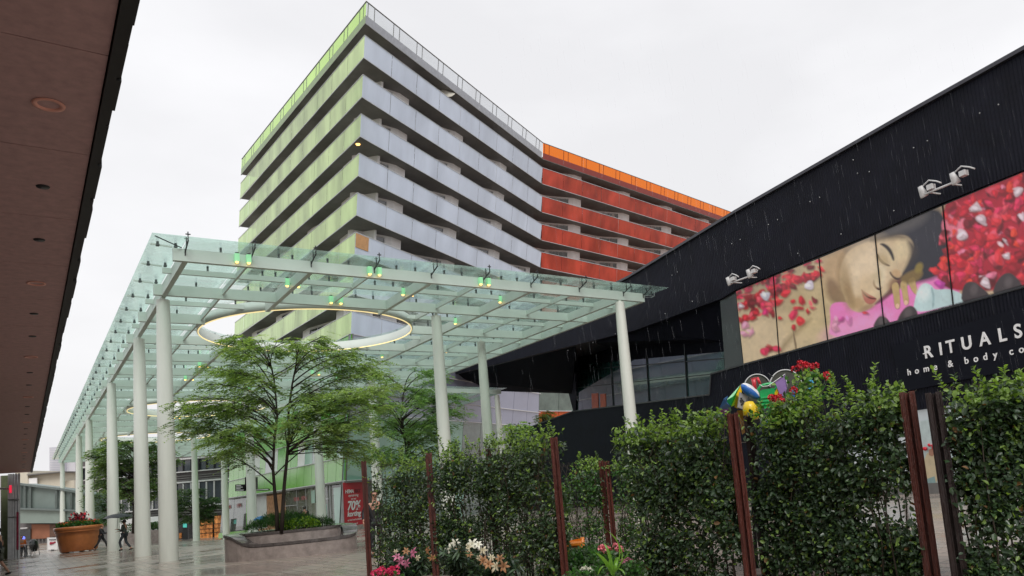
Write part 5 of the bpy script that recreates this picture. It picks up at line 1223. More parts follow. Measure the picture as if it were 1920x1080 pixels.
def hedge(label, A, B, h, n_, lf, seed, low=.55, shoots=14, th=.36, mats=None, dens_low=.5):
    A = np.array([A[0], A[1], 0.]); B = np.array([B[0], B[1], 0.]); L_ = np.linalg.norm(B - A); d = (B - A) / L_; nn = np.array([-d[1], d[0], 0.])
    t = thing('hedge_screen', label, 'hedge', tuple((A + B) / 2), 'climbing hedges on the timber posts')
    rg = np.random.default_rng(seed)
    # stems and wires
    mb = MB()
    for i in range(int(L_ * 12)):
        p = A + d * (rg.uniform(.03, L_ - .03)) + nn * rg.normal(0, .07); pts = [p + d * rg.normal(0, .03 * j) + nn * rg.normal(0, .02 * j) + [0, 0, h * j / 5] for j in range(6)]
        mb.tube(pts, [.011, .010, .009, .007, .005, .003], 4)
    for z in np.arange(.3, h, .3): mb.tube([A + [0, 0, z], B + [0, 0, z]], .004, 4)
    part(mb, 'stems', m_twig, t)
    # clumps drive density and depth so the surface is uneven
    nc = int(L_ * h * 9); cx = rg.uniform(0, L_, nc); cz = h * rg.uniform(-.03, 1, nc); co_ = rg.uniform(-.5, .75, nc)
    k = rg.integers(0, nc, n_); s = cx[k] + rg.normal(0, .16, n_); z = cz[k] + rg.normal(0, .15, n_); ph = rg.uniform(0, 6.28, 3); htop = h + .05 * np.sin(s * 4.1 + ph[0]) + .04 * np.sin(s * 9.7 + ph[1]) + .02 * np.sin(s * 21 + ph[2])
    side = np.where(rg.uniform(size=n_) < .62, 1, -1) ; dep = side * (th * .5 * (.35 + .65 * rg.uniform(0, 1, n_) ** .6)) + co_[k] * .17
    dep *= np.clip(.65 + .5 * z / h, .6, 1.1)
    keep = (s > -.03 - .05 * rg.uniform(size=n_)) & (s < L_ + .03 + .05 * rg.uniform(size=n_)) & (z > .02) & (z < htop + rg.uniform(-.08, .08, n_)) & (rg.uniform(size=n_) < dens_low + (1 - dens_low) * np.clip((z - .15) / (h * low), 0, 1))
    s, z, dep = s[keep], z[keep], dep[keep]; m_ = len(s)
    C_ = A + d * s[:, None] + nn * dep[:, None]; C_[:, 2] = z
    toward = 1 if nn @ (-(A + B) / 2 * [1, 1, 0]) > 0 else -1
    nor = rg.normal(0, .55, (m_, 3)) + nn * np.sign(dep)[:, None] * .7 + [0, 0, .75]
    dr = rg.normal(0, .8, (m_, 3)) + nn * np.sign(dep)[:, None] * .45 + [0, 0, -.25]
    mi = rg.choice(4, m_, p=[.33, .34, .23, .10]); mi = np.where(rg.uniform(size=m_) < .018, 4, mi); topp = z > h - .22; mi = np.where(topp & (rg.uniform(size=m_) < .62), 3, mi)  # lit leaves painted in by scattered lighter colour, with new growth near the top
    lw = rg.uniform(.55, 1.3, m_)
    leafmesh('leaves', C_, dr, nor, lf * lw, lf * .58 * lw, (mats or [L1, L2, L3, L4]) + [L5], mi, True, t)
    # loose sprigs leaning out of the faces
    for side_ in (-1, 1):
        ns_ = int(L_ * 9); ps = A + d * rg.uniform(0, L_, ns_)[:, None] + nn * side_ * th * .45; ps[:, 2] = rg.uniform(.3, h, ns_); C2, D2 = [], []
        for p in ps:
            dv = nn * side_ * .8 + d * rg.normal(0, .5) + np.array([0, 0, rg.uniform(-.2, .9)]); dv /= np.linalg.norm(dv); q_ = rg.integers(4, 8)
            for f in range(q_): C2.append(p + dv * .028 * f); D2.append(dv * .4 + rg.normal(0, .7, 3))
        leafmesh('sprig_leaves', np.array(C2), np.array(D2), rg.normal(0, .4, (len(C2), 3)) + [0, 0, 1.], lf * .9, lf * .5, [L2, L4, L3], None, True, t)
    # young shoots above the top
    mb = MB(); Cs, Ds, Ns = [], [], []
    for i in range(int(shoots * L_)):
        p = A + d * rg.uniform(0, L_) + nn * rg.normal(0, .09) + [0, 0, h - .08]; hh = rg.uniform(.06, .36) * (1.35 if rg.uniform() < .15 else .8); lean = rg.normal(0, .22, 3); lean[2] = 1
        pts = [p + lean * hh * q / 4 + d * rg.normal(0, .008) for q in range(5)]; mb.tube(pts, .0035, 4)
        for q in range(int(hh / .035) + 2):
            f = (q + 1) / (int(hh / .035) + 2); c = p + lean * hh * f; an = q * 2.4
            for g_ in (0, math.pi):
                Cs.append(c); Ds.append([math.cos(an + g_), math.sin(an + g_), .55]); Ns.append([0, 0, 1.])
    part(mb, 'young_stems', mat('green_stem', (.06, .10, .03), .6) if 'green_stem' not in MATS else MATS['green_stem'], t)
    Cs, Ds, Ns = np.array(Cs), np.array(Ds) + rg.normal(0, .25, (len(Cs), 3)), np.array(Ns) + rg.normal(0, .3, (len(Cs), 3))
    leafmesh('young_leaves', Cs, Ds, Ns, lf * rg.uniform(.6, 1.05, len(Cs)), lf * .5, [L4, L2, L4], None, True, t)
    return t
def off(p, q, e0, e1):
    p = np.array(p[:2]); q = np.array(q[:2]); d = (q - p) / np.linalg.norm(q - p); return p + d * e0, q - d * e1
hedge('leafy hedge screen between the far left post and the post above the pink lilies', *off(HP['a'], HP['b'], .16, .06), 2.16, 11500, .066, 1, shoots=12, dens_low=.6)
hedge('leafy hedge screen behind the white lilies, right of the post above the pink lilies', *off(HP['b'], HP['c'], .08, -.05), 2.23, 12500, .068, 2, shoots=12, dens_low=.8)
hedge('tall bushy hedge screen left of the pale-ridged post', *off(HP['c'], HP['d'], .0, .08), 2.25, 11500, .07, 3, shoots=15, dens_low=.9)
hedge('large dark hedge screen in the centre right, left of the post by the watering can', *off(HP['f'], HP['g'], -.02, .08), 2.12, 17500, .07, 4, shoots=15, dens_low=1.)
hedge('large dark hedge screen right of the watering can, below the red geraniums', *off(HP['h'], HP['i'], .05, .12), 2.15, 25000, .072, 5, shoots=14, dens_low=1.)
pR = at(2010, 700, 8.2)
hedge('hedge screen at the right edge of the photo, right of the nearly black post', *off(HP['j'], pR, .08, 0), 2.11, 24000, .075, 6, shoots=12, dens_low=1.)
r0_, r1_, r2_, r3_ = at(1042, 900, 16.6), at(1128, 900, 16.3), at(1146, 900, 16.2), at(1215, 900, 15.6)
hedge('rear hedge screen seen through the gap, left of the slim brown posts', r0_, r1_, zE + .03, 6500, .07, 7, shoots=9, mats=[L2, G1, L3, L4], dens_low=.35)
hedge('rear hedge screen seen through the gap, right of the slim brown posts', r2_, r3_, zE + .0, 5200, .07, 8, shoots=9, mats=[L2, G1, L3, L4], dens_low=.35)

# ================================================================== flowers in the foreground
m_lilyw = mat('white_petals', (.80, .79, .66), .5, 0, .06, 8); m_lilyp = mat('pink_petals', (.52, .17, .27), .5, 0, .25, 8); m_dry = mat('withered_petals', (.34, .17, .075), .6, 0, .35, 8); m_cream2 = mat('cream_petals', (.66, .60, .42), .5, 0, .15, 8)
m_lleaf = leafmat('lily_leaf', (.028, .052, .032), .35, .15); m_lleaf2 = leafmat('lily_leaf_light', (.06, .11, .05), .35, .2)
m_pot = mat('black_plastic_pot', (.012, .012, .013), .4)
def bloom(c, size, d, m, par, name='blossom', np_=6):
    d = nrm(d); a = nrm(np.cross(d, (.3, .2, 1))); b = np.cross(d, a); Cs = []; 
    mb = MB()
    for i in range(np_):
        an = i * 2 * math.pi / np_ + random.uniform(-.15, .15); o_ = a * math.cos(an) + b * math.sin(an); sd = -a * math.sin(an) + b * math.cos(an); L_ = size * .72 * random.uniform(.8, 1.15)
        P_ = [c, c + o_ * L_ * .35 + d * L_ * .28, c + o_ * L_ * .75 + d * L_ * .30, c + o_ * L_ * 1.08 + d * L_ * .02]
        W_ = [.04, .2, .18, .01]
        vs = []
        for p, w in zip(P_, W_): vs += [p - sd * w * L_, p + d * .02 * L_ - d * w * .1 * L_, p + sd * w * L_]
        mb.add(vs, [(r * 3 + q, r * 3 + q + 1, (r + 1) * 3 + q + 1, (r + 1) * 3 + q) for r in range(3) for q in range(2)], 0, True)
    for i in range(4):
        an = i * 1.57; mb.tube([c, c + d * size * .6 + (a * math.cos(an) + b * math.sin(an)) * size * .12], .003, 4)
    return part(mb, name, m, par)
def lily(label, u, v, dep, blooms, spread, nst, seed, leafn=420):
    random.seed(seed); top = at(u, v, dep); base = np.array([top[0], top[1], 0.]); t = thing('lily_plant', label, 'flower', tuple(base), 'potted lilies in front of the hedge')
    mb = MB(); mb.lathe(base, [(.01, .0), (.13, 0), (.17, .26), (.185, .26), (.185, .29), (.16, .29), (.15, .26), (.01, .26)], 20); part(mb, 'pot', m_pot, t)
    mb = MB(); tops = []
    for i in range(nst):
        e = np.array([base[0] + rg_[0] * random.uniform(-spread, spread), base[1] + rg_[1] * random.uniform(-spread, spread), top[2] * random.uniform(.78, 1.0)]) + fg * random.uniform(-.15, .15)
        mb.tube([base + [0, 0, .25], (base + e) / 2 + [0, 0, .1], e], [.008, .007, .004], 5); tops.append(e)
    part(mb, 'stems', MATS['green_stem'], t)
    n_ = leafn; k = rng.integers(0, nst, n_); f = rng.uniform(.1, .97, n_)[:, None]; T_ = np.array(tops)[k]; C_ = (base + [0, 0, .25]) * (1 - f) + T_ * f
    D_ = rdir(n_, .15); leafmesh('leaves', C_, D_, rdir(n_, 1.2), rng.uniform(.09, .17, n_), .034, [m_lleaf, m_lleaf, m_lleaf2], None, True, t)
    for (bu, bv, s, m) in blooms: bloom(at(bu, bv, dep - random.uniform(.05, .3)), s, -FW + np.array([random.uniform(-.6, .6), random.uniform(-.6, .6), random.uniform(-.1, .6)]), m, t)
    return t
lily('white lilies in full bloom with withered brown flowers on their right', 872, 1022, 10.2, [(846, 1030, .12, m_lilyw), (854, 1018, .10, m_lilyw), (886, 1020, .11, m_lilyw), (878, 1026, .09, m_cream2), (897, 1022, .09, m_lilyw), (905, 1032, .08, m_cream2), (869, 1036, .09, m_dry), (862, 1030, .08, m_dry), (880, 1040, .07, m_dry)], .45, 7, 1, 620)
lily('withered tan lilies at the right of the white ones', 925, 1045, 9.9, [(905, 1052, .10, m_dry), (915, 1058, .10, m_dry), (938, 1048, .09, m_dry), (930, 1062, .11, m_cream2), (944, 1062, .11, m_dry), (940, 1071, .11, m_cream2), (921, 1045, .07, m_cream2), (898, 1046, .07, m_cream2)], .4, 6, 2, 600)
lily('pink lilies with pale buds in front of the second post', 768, 1034, 10.6, [(745, 1045, .09, m_lilyp), (752, 1052, .09, m_lilyp), (776, 1036, .10, m_lilyp), (764, 1056, .10, m_lilyp), (761, 1034, .08, m_dry), (803, 1032, .08, m_dry), (810, 1046, .08, m_dry), (784, 1046, .07, m_cream2), (742, 1034, .05, m_cream2)], .5, 7, 3, 680)
def geranium(label, name, u, v, dep, pts, m, zb=0., rad=.05, nl=260, h=None, grp=None, lm=None):
    top = at(u, v, dep); base = np.array([top[0], top[1], zb]); t = thing(name, label, 'flower', tuple(base), grp)
    for (bu, bv) in pts:
        c = at(bu, bv, dep + random.uniform(-.12, .12)); n_ = 46; D_ = rdir(n_, .3)
        leafmesh('blossom', c + D_ * rad * rng.uniform(.5, 1, (n_, 1)), rdir(n_, .2) + D_, D_ + rng.normal(0, .4, (n_, 3)), rad * .62, rad * .6, [m], None, True, t)
        mb = MB(); mb.tube([c, (c + base) / 2 + [0, 0, .05], base + [0, 0, .1]], .004, 4); part(mb, 'stem', MATS['green_stem'], t)
    n_ = nl; hh = top[2] - zb; C_ = np.stack([rng.normal(base[0], .13, n_), rng.normal(base[1], .13, n_), zb + hh * rng.uniform(.35, .92, n_)], 1)
    leafmesh('leaves', C_, rdir(n_, .4), rdir(n_, 1.2), rng.uniform(.04, .075, n_), .055, lm or [G1, L2], None, True, t); return t
geranium('hot pink geraniums at the foot of the far left post', 'geranium', 720, 1071, 10.0, [(708, 1074), (716, 1070), (703, 1077), (733, 1071), (738, 1076), (742, 1069), (727, 1078)], m_fpk, 0, .05, 200)
geranium('pale pink and red geraniums beside the strap-leaved plant', 'geranium', 1148, 1028, 10.8, [(1133, 1030), (1140, 1032), (1128, 1029), (1155, 1026), (1162, 1031)], mat('salmon_petals', (.72, .20, .24), .5, 0, .35, 9), 0, .05, 500)
geranium('small mauve flowers below the pale pink geraniums', 'flower_plant', 1176, 1052, 10.2, [(1168, 1052), (1178, 1050), (1183, 1053)], m_lilyp, 0, .03, 300)
geranium('tiny white flowers at the bottom of the gap', 'flower_plant', 1098, 1068, 10.2, [(1092, 1068), (1098, 1066), (1104, 1073), (1096, 1076), (1106, 1068)], m_lilyw, 0, .028, 400)
g_ = at(1110, 1040, 12.2); mound('shrub', 'dark green bushy plant in the gap beside the pale-ridged post', 'shrub', np.array([g_[0], g_[1], 0]), .62, .45, at(1110, 1028, 12.2)[2], 3800, [G3, G1, L2], .09, .045, 0., .4)
# strap leaved plant
c = at(1148, 1080, 9.8); c[2] = 0; t = thing('strap_leaved_plant', 'bright green plant with long arching strap leaves in the gap', 'plant', tuple(c)); mb = MB()
m_strap = leafmat('strap_leaf', (.16, .34, .04), .35, .35)
for (u0, v0, u1, v1, u2, v2, w) in ((1150, 1075, 1142, 1030, 1133, 1019, 6), (1150, 1075, 1155, 1030, 1162, 1052, 4), (1148, 1070, 1130, 1048, 1121, 1078, 5), (1150, 1070, 1165, 1060, 1172, 1078, 5), (1148, 1075, 1132, 1042, 1116, 1036, 8), (1150, 1075, 1170, 1048, 1182, 1032, 2.5), (1150, 1078, 1180, 1020, 1137, 994, 2.2), (1149, 1078, 1188, 1040, 1142, 998, 2), (1148, 1078, 1140, 1060, 1146, 1040, 6), (1150, 1080, 1155, 1062, 1158, 1046, 5)):
    w = w / 1430 * 9.8 * .5; P_ = bez(at(u0, v0, 9.8), at(u1, v1, 9.7 + random.uniform(-.1, .1)), at(u2, v2, 9.75 + random.uniform(-.15, .15)), 9)
    vs = []
    for i, p in enumerate(P_): ww = w * math.sin(math.pi * (.12 + .86 * i / 8)) ** .6; vs += [p - rg_ * ww, p + [0, 0, -.2 * ww], p + rg_ * ww]
    mb.add(vs, [(r * 3 + q, r * 3 + q + 1, (r + 1) * 3 + q + 1, (r + 1) * 3 + q) for r in range(8) for q in range(2)], 0, True)
mb.tube([c, at(1150, 1075, 9.8)], .015, 6); part(mb, 'leaves', m_strap, t)
# orange garden chair
m_or = mat('orange_wood', (.62, .19, .02), .4, 0, .15, 4, coat=.3)
zt_ = 12.9; q = at(1092, 1020, zt_); t = thing('garden_chair', 'orange wooden garden chair back behind the pale-ridged post', 'chair', (q[0], q[1], 0))
mb = MB()
a, b = at(1062, 1018.5, zt_ + .1), at(1092, 1013, zt_); mb.bar(a, b, .035, .07)
a2, b2 = at(1062, 1027, zt_ + .1), at(1092, 1022, zt_); mb.bar(a2, b2, .03, .04)
part(mb, 'backrest', m_or, t)
for pp in (b, a): mb = MB(); mb.tube([[pp[0], pp[1], 0], pp + [0, 0, -.1], pp + [0, 0, .05]], [.028, .032, .035], 8); part(mb, 'leg', m_or, t)
mb = MB(); cc_ = (a + b) / 2 - fg * .25; hw_ = (b - a) / 2 * [1, 1, 0]; s4 = [cc_ * [1, 1, 0] + hw_ * x + fg * y * .24 + [0, 0, .42] for x, y in ((-1, -1), (1, -1), (1, 1), (-1, 1))]; mb.slab(s4, (0, 0, .035)); part(mb, 'seat', m_or, t)
for x, y in ((-1, -1), (1, -1)): pp = cc_ * [1, 1, 0] + hw_ * x * .93 + fg * y * .22; mb = MB(); mb.tube([pp, pp + [0, 0, .42]], .025, 8); part(mb, 'leg', m_or, t)

# ================================================================== display stand with garden toys
DT = 11.0
def tp(u, v, o=0.): return at(u, v, DT - o)
sx = DT / FL     # metres per px
def zt2(x, y): return 1320 + x / 6., 660 + y / 6.
base = tp(1460, 900); stt = thing('display_stand', 'display stand with two arched tops holding garden toys behind the hedge', 'display stand', (base[0], base[1], 0))
m_ol = mat('dark_olive_board', (.045, .048, .035), .5, 0, .2, 2)
def disc(cx, cy, r, o, half=True):
    mb = MB(); c_ = tp(cx, cy, o); R_ = r * sx; n_ = 28; vs = [c_ + rg_ * math.cos(a) * R_ + np.array([0, 0, math.sin(a) * R_]) for a in np.linspace(0, math.pi, n_)]; vs += [c_ + rg_ * -R_ + [0, 0, -.5], c_ + rg_ * R_ + [0, 0, -.5]]
    poly = vs[:n_] + [vs[-2], vs[-1]]; mb.slab(poly, fg * .03); d_ = part(mb, 'arched_board', m_ol, stt)
    mb = MB(); mb.tube([p - fg * .012 for p in vs[:n_]], .009, 6); part(mb, 'white_rim', m_white, d_)
disc(*[*zt2(600, 400)], 25, -.05); disc(*zt2(920, 380), 30, 0.); 
mb = MB(); mb.tube([tp(*zt2(720, 240), .1)] + [tp(*zt2(770, 280), .1)], .009, 6)
for u in (1400, 1510): mb.tube([[*tp(u, 900)[:2], 0], tp(u, 730, -.03)], .03, 8)
for z in (.8, 1.3, 1.8): mb.bar([*tp(1395, 900)[:2], z], [*tp(1515, 900)[:2], z], .3, .02)
part(mb, 'frame', m_dark, stt)
def flat(poly, m, par, name, o=0., th=.03, f=zt2):
    mb = MB(); mb.slab([tp(*f(x, y), o) for x, y in poly], fg * th); return part(mb, name, m, par)
C_ = lambda n_, c, r=.35: mat(n_, c, r, 0, .12, 5, coat=.3)
m_blue, m_grn, m_yel, m_red2, m_pur, m_whi, m_mag2, m_lime = C_('toy_blue', (.03, .15, .52)), C_('toy_green', (.01, .42, .12)), C_('toy_yellow', (.80, .55, .01)), C_('toy_red', (.65, .03, .05)), C_('toy_purple', (.33, .20, .50), .7), C_('toy_white', (.75, .76, .78)), C_('toy_magenta', (.35, .04, .35)), C_('toy_lime', (.40, .62, .03))
m_sky = C_('toy_light_blue', (.10, .25, .60))
def toy(name, label, cat, x, y): p = tp(*zt2(x, y)); return thing(name, label, cat, (p[0], p[1], 0 if False else p[2]))
# rainbow umbrella: six gores around an apex, standing on its side
t = toy('play_umbrella', 'open rainbow-coloured umbrella at the left end of the toy display', 'umbrella', 300, 560)
ap = tp(*zt2(415, 372), .25); rim = [(430, 420), (345, 600), (295, 610), (245, 545), (180, 640), (150, 700), (135, 760)]
segs = [([(420, 355), (245, 545), (305, 615)], m_grn), ([(420, 355), (305, 615), (345, 600), (360, 480)], m_lime), ([(418, 370), (360, 480), (345, 620), (385, 640), (425, 460)], m_yel), ([(245, 545), (270, 490), (225, 520), (170, 640), (290, 640), (305, 615)], m_sky), ([(180, 640), (290, 640), (240, 700), (150, 705)], m_mag2), ([(150, 690), (235, 705), (190, 770), (125, 760), (140, 690)], m_sky), ([(370, 660), (455, 650), (470, 900), (430, 930), (400, 760)], C_('toy_orange', (.75, .38, .02)))]
for i, (pg, m_) in enumerate(segs):
    mb = MB(); n_ = len(pg); vs = [tp(*zt2(x, y), .2 - .0012 * abs(y - 500) + .012 * (i % 2)) for x, y in pg]; cm = sum(vs) / n_ - fg * .04
    mb.add(vs + [cm], [(j, (j + 1) % n_, n_) for j in range(n_)]); mb.add([v + fg * .012 for v in vs] + [cm + fg * .012], [(n_, (j + 1) % n_, j) for j in range(n_)]); part(mb, 'cloth_gore', m_, t)
mb = MB(); mb.tube([tp(*zt2(420, 355), .2), tp(*zt2(245, 545), .2), tp(*zt2(305, 615), .19)], .004, 4); part(mb, 'ribs', m_dark, t)
t = toy('toy_box', 'small grey cardboard toy box with a black print hanging by the rainbow umbrella', 'box', 430, 550); o_ = flat([(405, 450), (490, 500), (450, 650), (380, 620)], mat('grey_card', (.36, .36, .38), .5, 0, .1, 4), t, 'box_body', .32, .06)
mb = MB(); 
for (x, y) in ((420, 520), (432, 540), (418, 560), (438, 575), (425, 590), (412, 545), (444, 555)): mb.bar(tp(*zt2(x - 9, y - 3), .325), tp(*zt2(x + 9, y + 5), .325), .006, .02)
part(mb, 'print', m_dark, o_)
# beach ball / disc
t = toy('beach_ball', 'blue and white ball leaning against the rainbow umbrella', 'ball', 520, 440); c = tp(*zt2(520, 440), .34); a1 = rg_ * .73 + np.array([0, 0, -.68]); a2 = rg_ * .68 + np.array([0, 0, .73])
mb = MB(); R1, R2 = 122 / 6 * sx, 62 / 6 * sx; vs = []; fs = []
for i in range(9):
    th_ = math.pi * i / 8
    for j in range(20): an = 2 * math.pi * j / 20; vs.append(c + a1 * R1 * math.cos(th_) + (a2 * math.cos(an) + (-fg) * math.sin(an)) * R2 * math.sin(th_))
for i in range(8):
    for j in range(20):
        fs.append((i * 20 + j, i * 20 + (j + 1) % 20, (i + 1) * 20 + (j + 1) % 20, (i + 1) * 20 + j))
mb.add(vs, fs, 0, True)
for idx in range(len(mb.f)): j = idx % 20; mb.m[idx] = 1 if j < 4 or j > 16 else 0
part(mb, 'ball_skin', [m_blue, m_whi], t)
t = toy('toy_bucket', 'small red bucket on top of the blue and white ball', 'bucket', 570, 370); mb = MB(); c0, c1 = tp(*zt2(555, 295), .36), tp(*zt2(580, 450), .36); mb.tube([c0, c1], [55 / 12 * sx * 1.0, 30 / 12 * sx], 16); mb.tube([c0 + (c0 - c1) * .03, c0], [60 / 12 * sx] * 2, 16); p_ = part(mb, 'bucket_body', m_red2, t)
mb = MB(); mb.tube([tp(*zt2(600, 290), .4), tp(*zt2(618, 330), .42), tp(*zt2(632, 362), .4)], .02, 8); part(mb, 'spout', m_red2, t)
# watering can
t = toy('watering_can', 'green plastic watering can with ribbed body and arched handle', 'watering can', 700, 520)
mb = MB(); pts = [(630, 440), (650, 425), (780, 405), (800, 430), (800, 650), (770, 680), (660, 670), (640, 640)]; mb.slab([tp(*zt2(x, y), .38) for x, y in pts], fg * .2); b_ = part(mb, 'can_body', m_grn, t)
mb = MB()
for i in range(4): mb.bar(tp(*zt2(640, 515 + i * 40), .385), tp(*zt2(800, 502 + i * 40), .385), .02, .02)
part(mb, 'ribs', m_grn, b_)
mb = MB(); mb.tube([tp(*zt2(x, y), .3) for x, y in ((640, 500), (608, 470), (610, 420), (640, 380), (700, 362), (770, 355), (812, 372), (812, 410), (790, 430))], .019, 8); part(mb, 'handle', m_grn, t)
t = toy('pennant', 'purple cloth pennant with white edging hanging on the display', 'pennant', 880, 370); flat([(800, 340), (912, 250), (940, 395), (905, 490), (860, 495)], m_pur, t, 'cloth', .42, .012)
mb = MB(); mb.tube([tp(*zt2(x, y), .43) for x, y in ((625, 365), (660, 388), (720, 382), (790, 335), (912, 248), (925, 320), (940, 400))], .006, 6); part(mb, 'white_cord', m_whi, t)
t = toy('watering_can', 'yellow watering can with a big loop handle beside the watering posts', 'watering can', 530, 640); mb = MB(); c = tp(*zt2(515, 650), .45); mb.lathe(c, [(.01, .12), (.06, .11), (.095, .04), (.10, -.14), (.01, -.14)], 18); part(mb, 'can_body', m_yel, t)
mb = MB(); mb.tube([tp(*zt2(x, y), .5) for x, y in ((515, 620), (520, 595), (560, 588), (595, 620), (615, 690), (605, 745), (585, 750))], .011, 8); part(mb, 'handle', m_yel, t)
t = toy('toy_spade', 'yellow toy spade blade behind the pennant', 'toy', 825, 450); flat([(795, 460), (825, 400), (850, 440), (845, 500), (800, 500)], m_yel, t, 'blade', .40, .012); mb = MB(); mb.tube([tp(*zt2(820, 495), .4), tp(*zt2(815, 620), .4)], .012, 6); part(mb, 'shaft', m_yel, t)
t = toy('toy_windmill', 'blue toy windmill among the leaves right of the pennant', 'toy', 1035, 460)
for an in range(5): 
    a = an * 1.257; c = tp(*zt2(1035, 460), .45); d = rg_ * math.cos(a) + np.array([0, 0, math.sin(a)]); e = -rg_ * math.sin(a) + np.array([0, 0, math.cos(a)]); mb = MB(); mb.slab([c, c + d * .06 + e * .03, c + d * .085, c + d * .05 - e * .015], fg * .006); part(mb, 'vane', m_blue if an % 2 else m_sky, t)
mb = MB(); mb.tube([tp(*zt2(1035, 460), .43), tp(*zt2(1035, 640), .43)], .006, 5); part(mb, 'stick', m_whi, t)
t = toy('toy_hoop', 'light blue ring-shaped toy at the right end of the display', 'toy', 1190, 370); mb = MB(); mb.tube([tp(*zt2(1190 + 38 * math.cos(a), 370 + 48 * math.sin(a)), .3) for a in np.linspace(-1.9, 2.2, 14)], .018, 8); part(mb, 'ring', C_('toy_cyan', (.03, .38, .7)), t)
t = toy('blue_bucket', 'blue toy bucket hanging low behind the hedge leaves', 'bucket', 740, 880); mb = MB(); c = tp(*zt2(740, 900), .2); mb.lathe(c, [(.01, -.16), (.09, -.16), (.125, .12), (.135, .12), (.135, .14), (.12, .14)], 18); part(mb, 'bucket_body', m_blue, t); mb = MB(); mb.tube([c + rg_ * .12 + [0, 0, .14], c + [0, 0, .27], c - rg_ * .12 + [0, 0, .14]], .008, 6); part(mb, 'handle', m_whi, t)
random.seed(5)
geranium('tall red geraniums standing on the hedge right of the toy display', 'geranium', 1512, 690, DT - .9, [(1501, 683), (1508, 685), (1515, 688), (1521, 690), (1528, 687), (1491, 692), (1550, 704), (1553, 707), (1505, 688)], m_flr, 1.9, .045, 300, lm=[L4, G1])
geranium('orange-red geraniums in front of the green watering can', 'geranium', 1458, 752, DT - 1.2, [(1447, 746), (1455, 749), (1460, 745), (1466, 753), (1488, 732), (1452, 748)], m_flr, 1.7, .042, 240, lm=[L4, G1])

# ================================================================== people
m_skin = mat('skin', (.42, .22, .15), .5, 0, .1, 10); m_hair = mat('dark_hair', (.02, .013, .01), .6, 0, .3, 30)
def skinmesh(name, J, E_, mats, par, sub=2):
    """J: {name:(pos, radius)}; E_: edges; one smooth skinned surface"""
    keys = list(J); me = bpy.data.meshes.new(name); me.from_pydata([tuple(J[k][0]) for k in keys], [(keys.index(a), keys.index(b)) for a, b in E_], [])
    o = bpy.data.objects.new(name, me); COL.objects.link(o)
    sk = o.modifiers.new('s', 'SKIN'); ss_ = o.modifiers.new('u', 'SUBSURF'); ss_.levels = sub; ss_.render_levels = sub
    for i, k in enumerate(keys):
        r = J[k][1]; r = r if isinstance(r, tuple) else (r, r); me.skin_vertices[0].data[i].radius = r; me.skin_vertices[0].data[i].use_root = (i == 0)
    bpy.context.view_layer.update(); m2 = bpy.data.meshes.new_from_object(o.evaluated_get(bpy.context.evaluated_depsgraph_get())); bpy.data.objects.remove(o)
    m2.name = name; m2.materials.clear(); m2.materials.append(mats)
    for p in m2.polygons: p.use_smooth = True; p.material_index = 0
    o = bpy.data.objects.new(name, m2); COL.objects.link(o); o.parent = par; o.matrix_parent_inverse = Matrix.Translation(Vector(PARB[par.name])).inverted(); return o
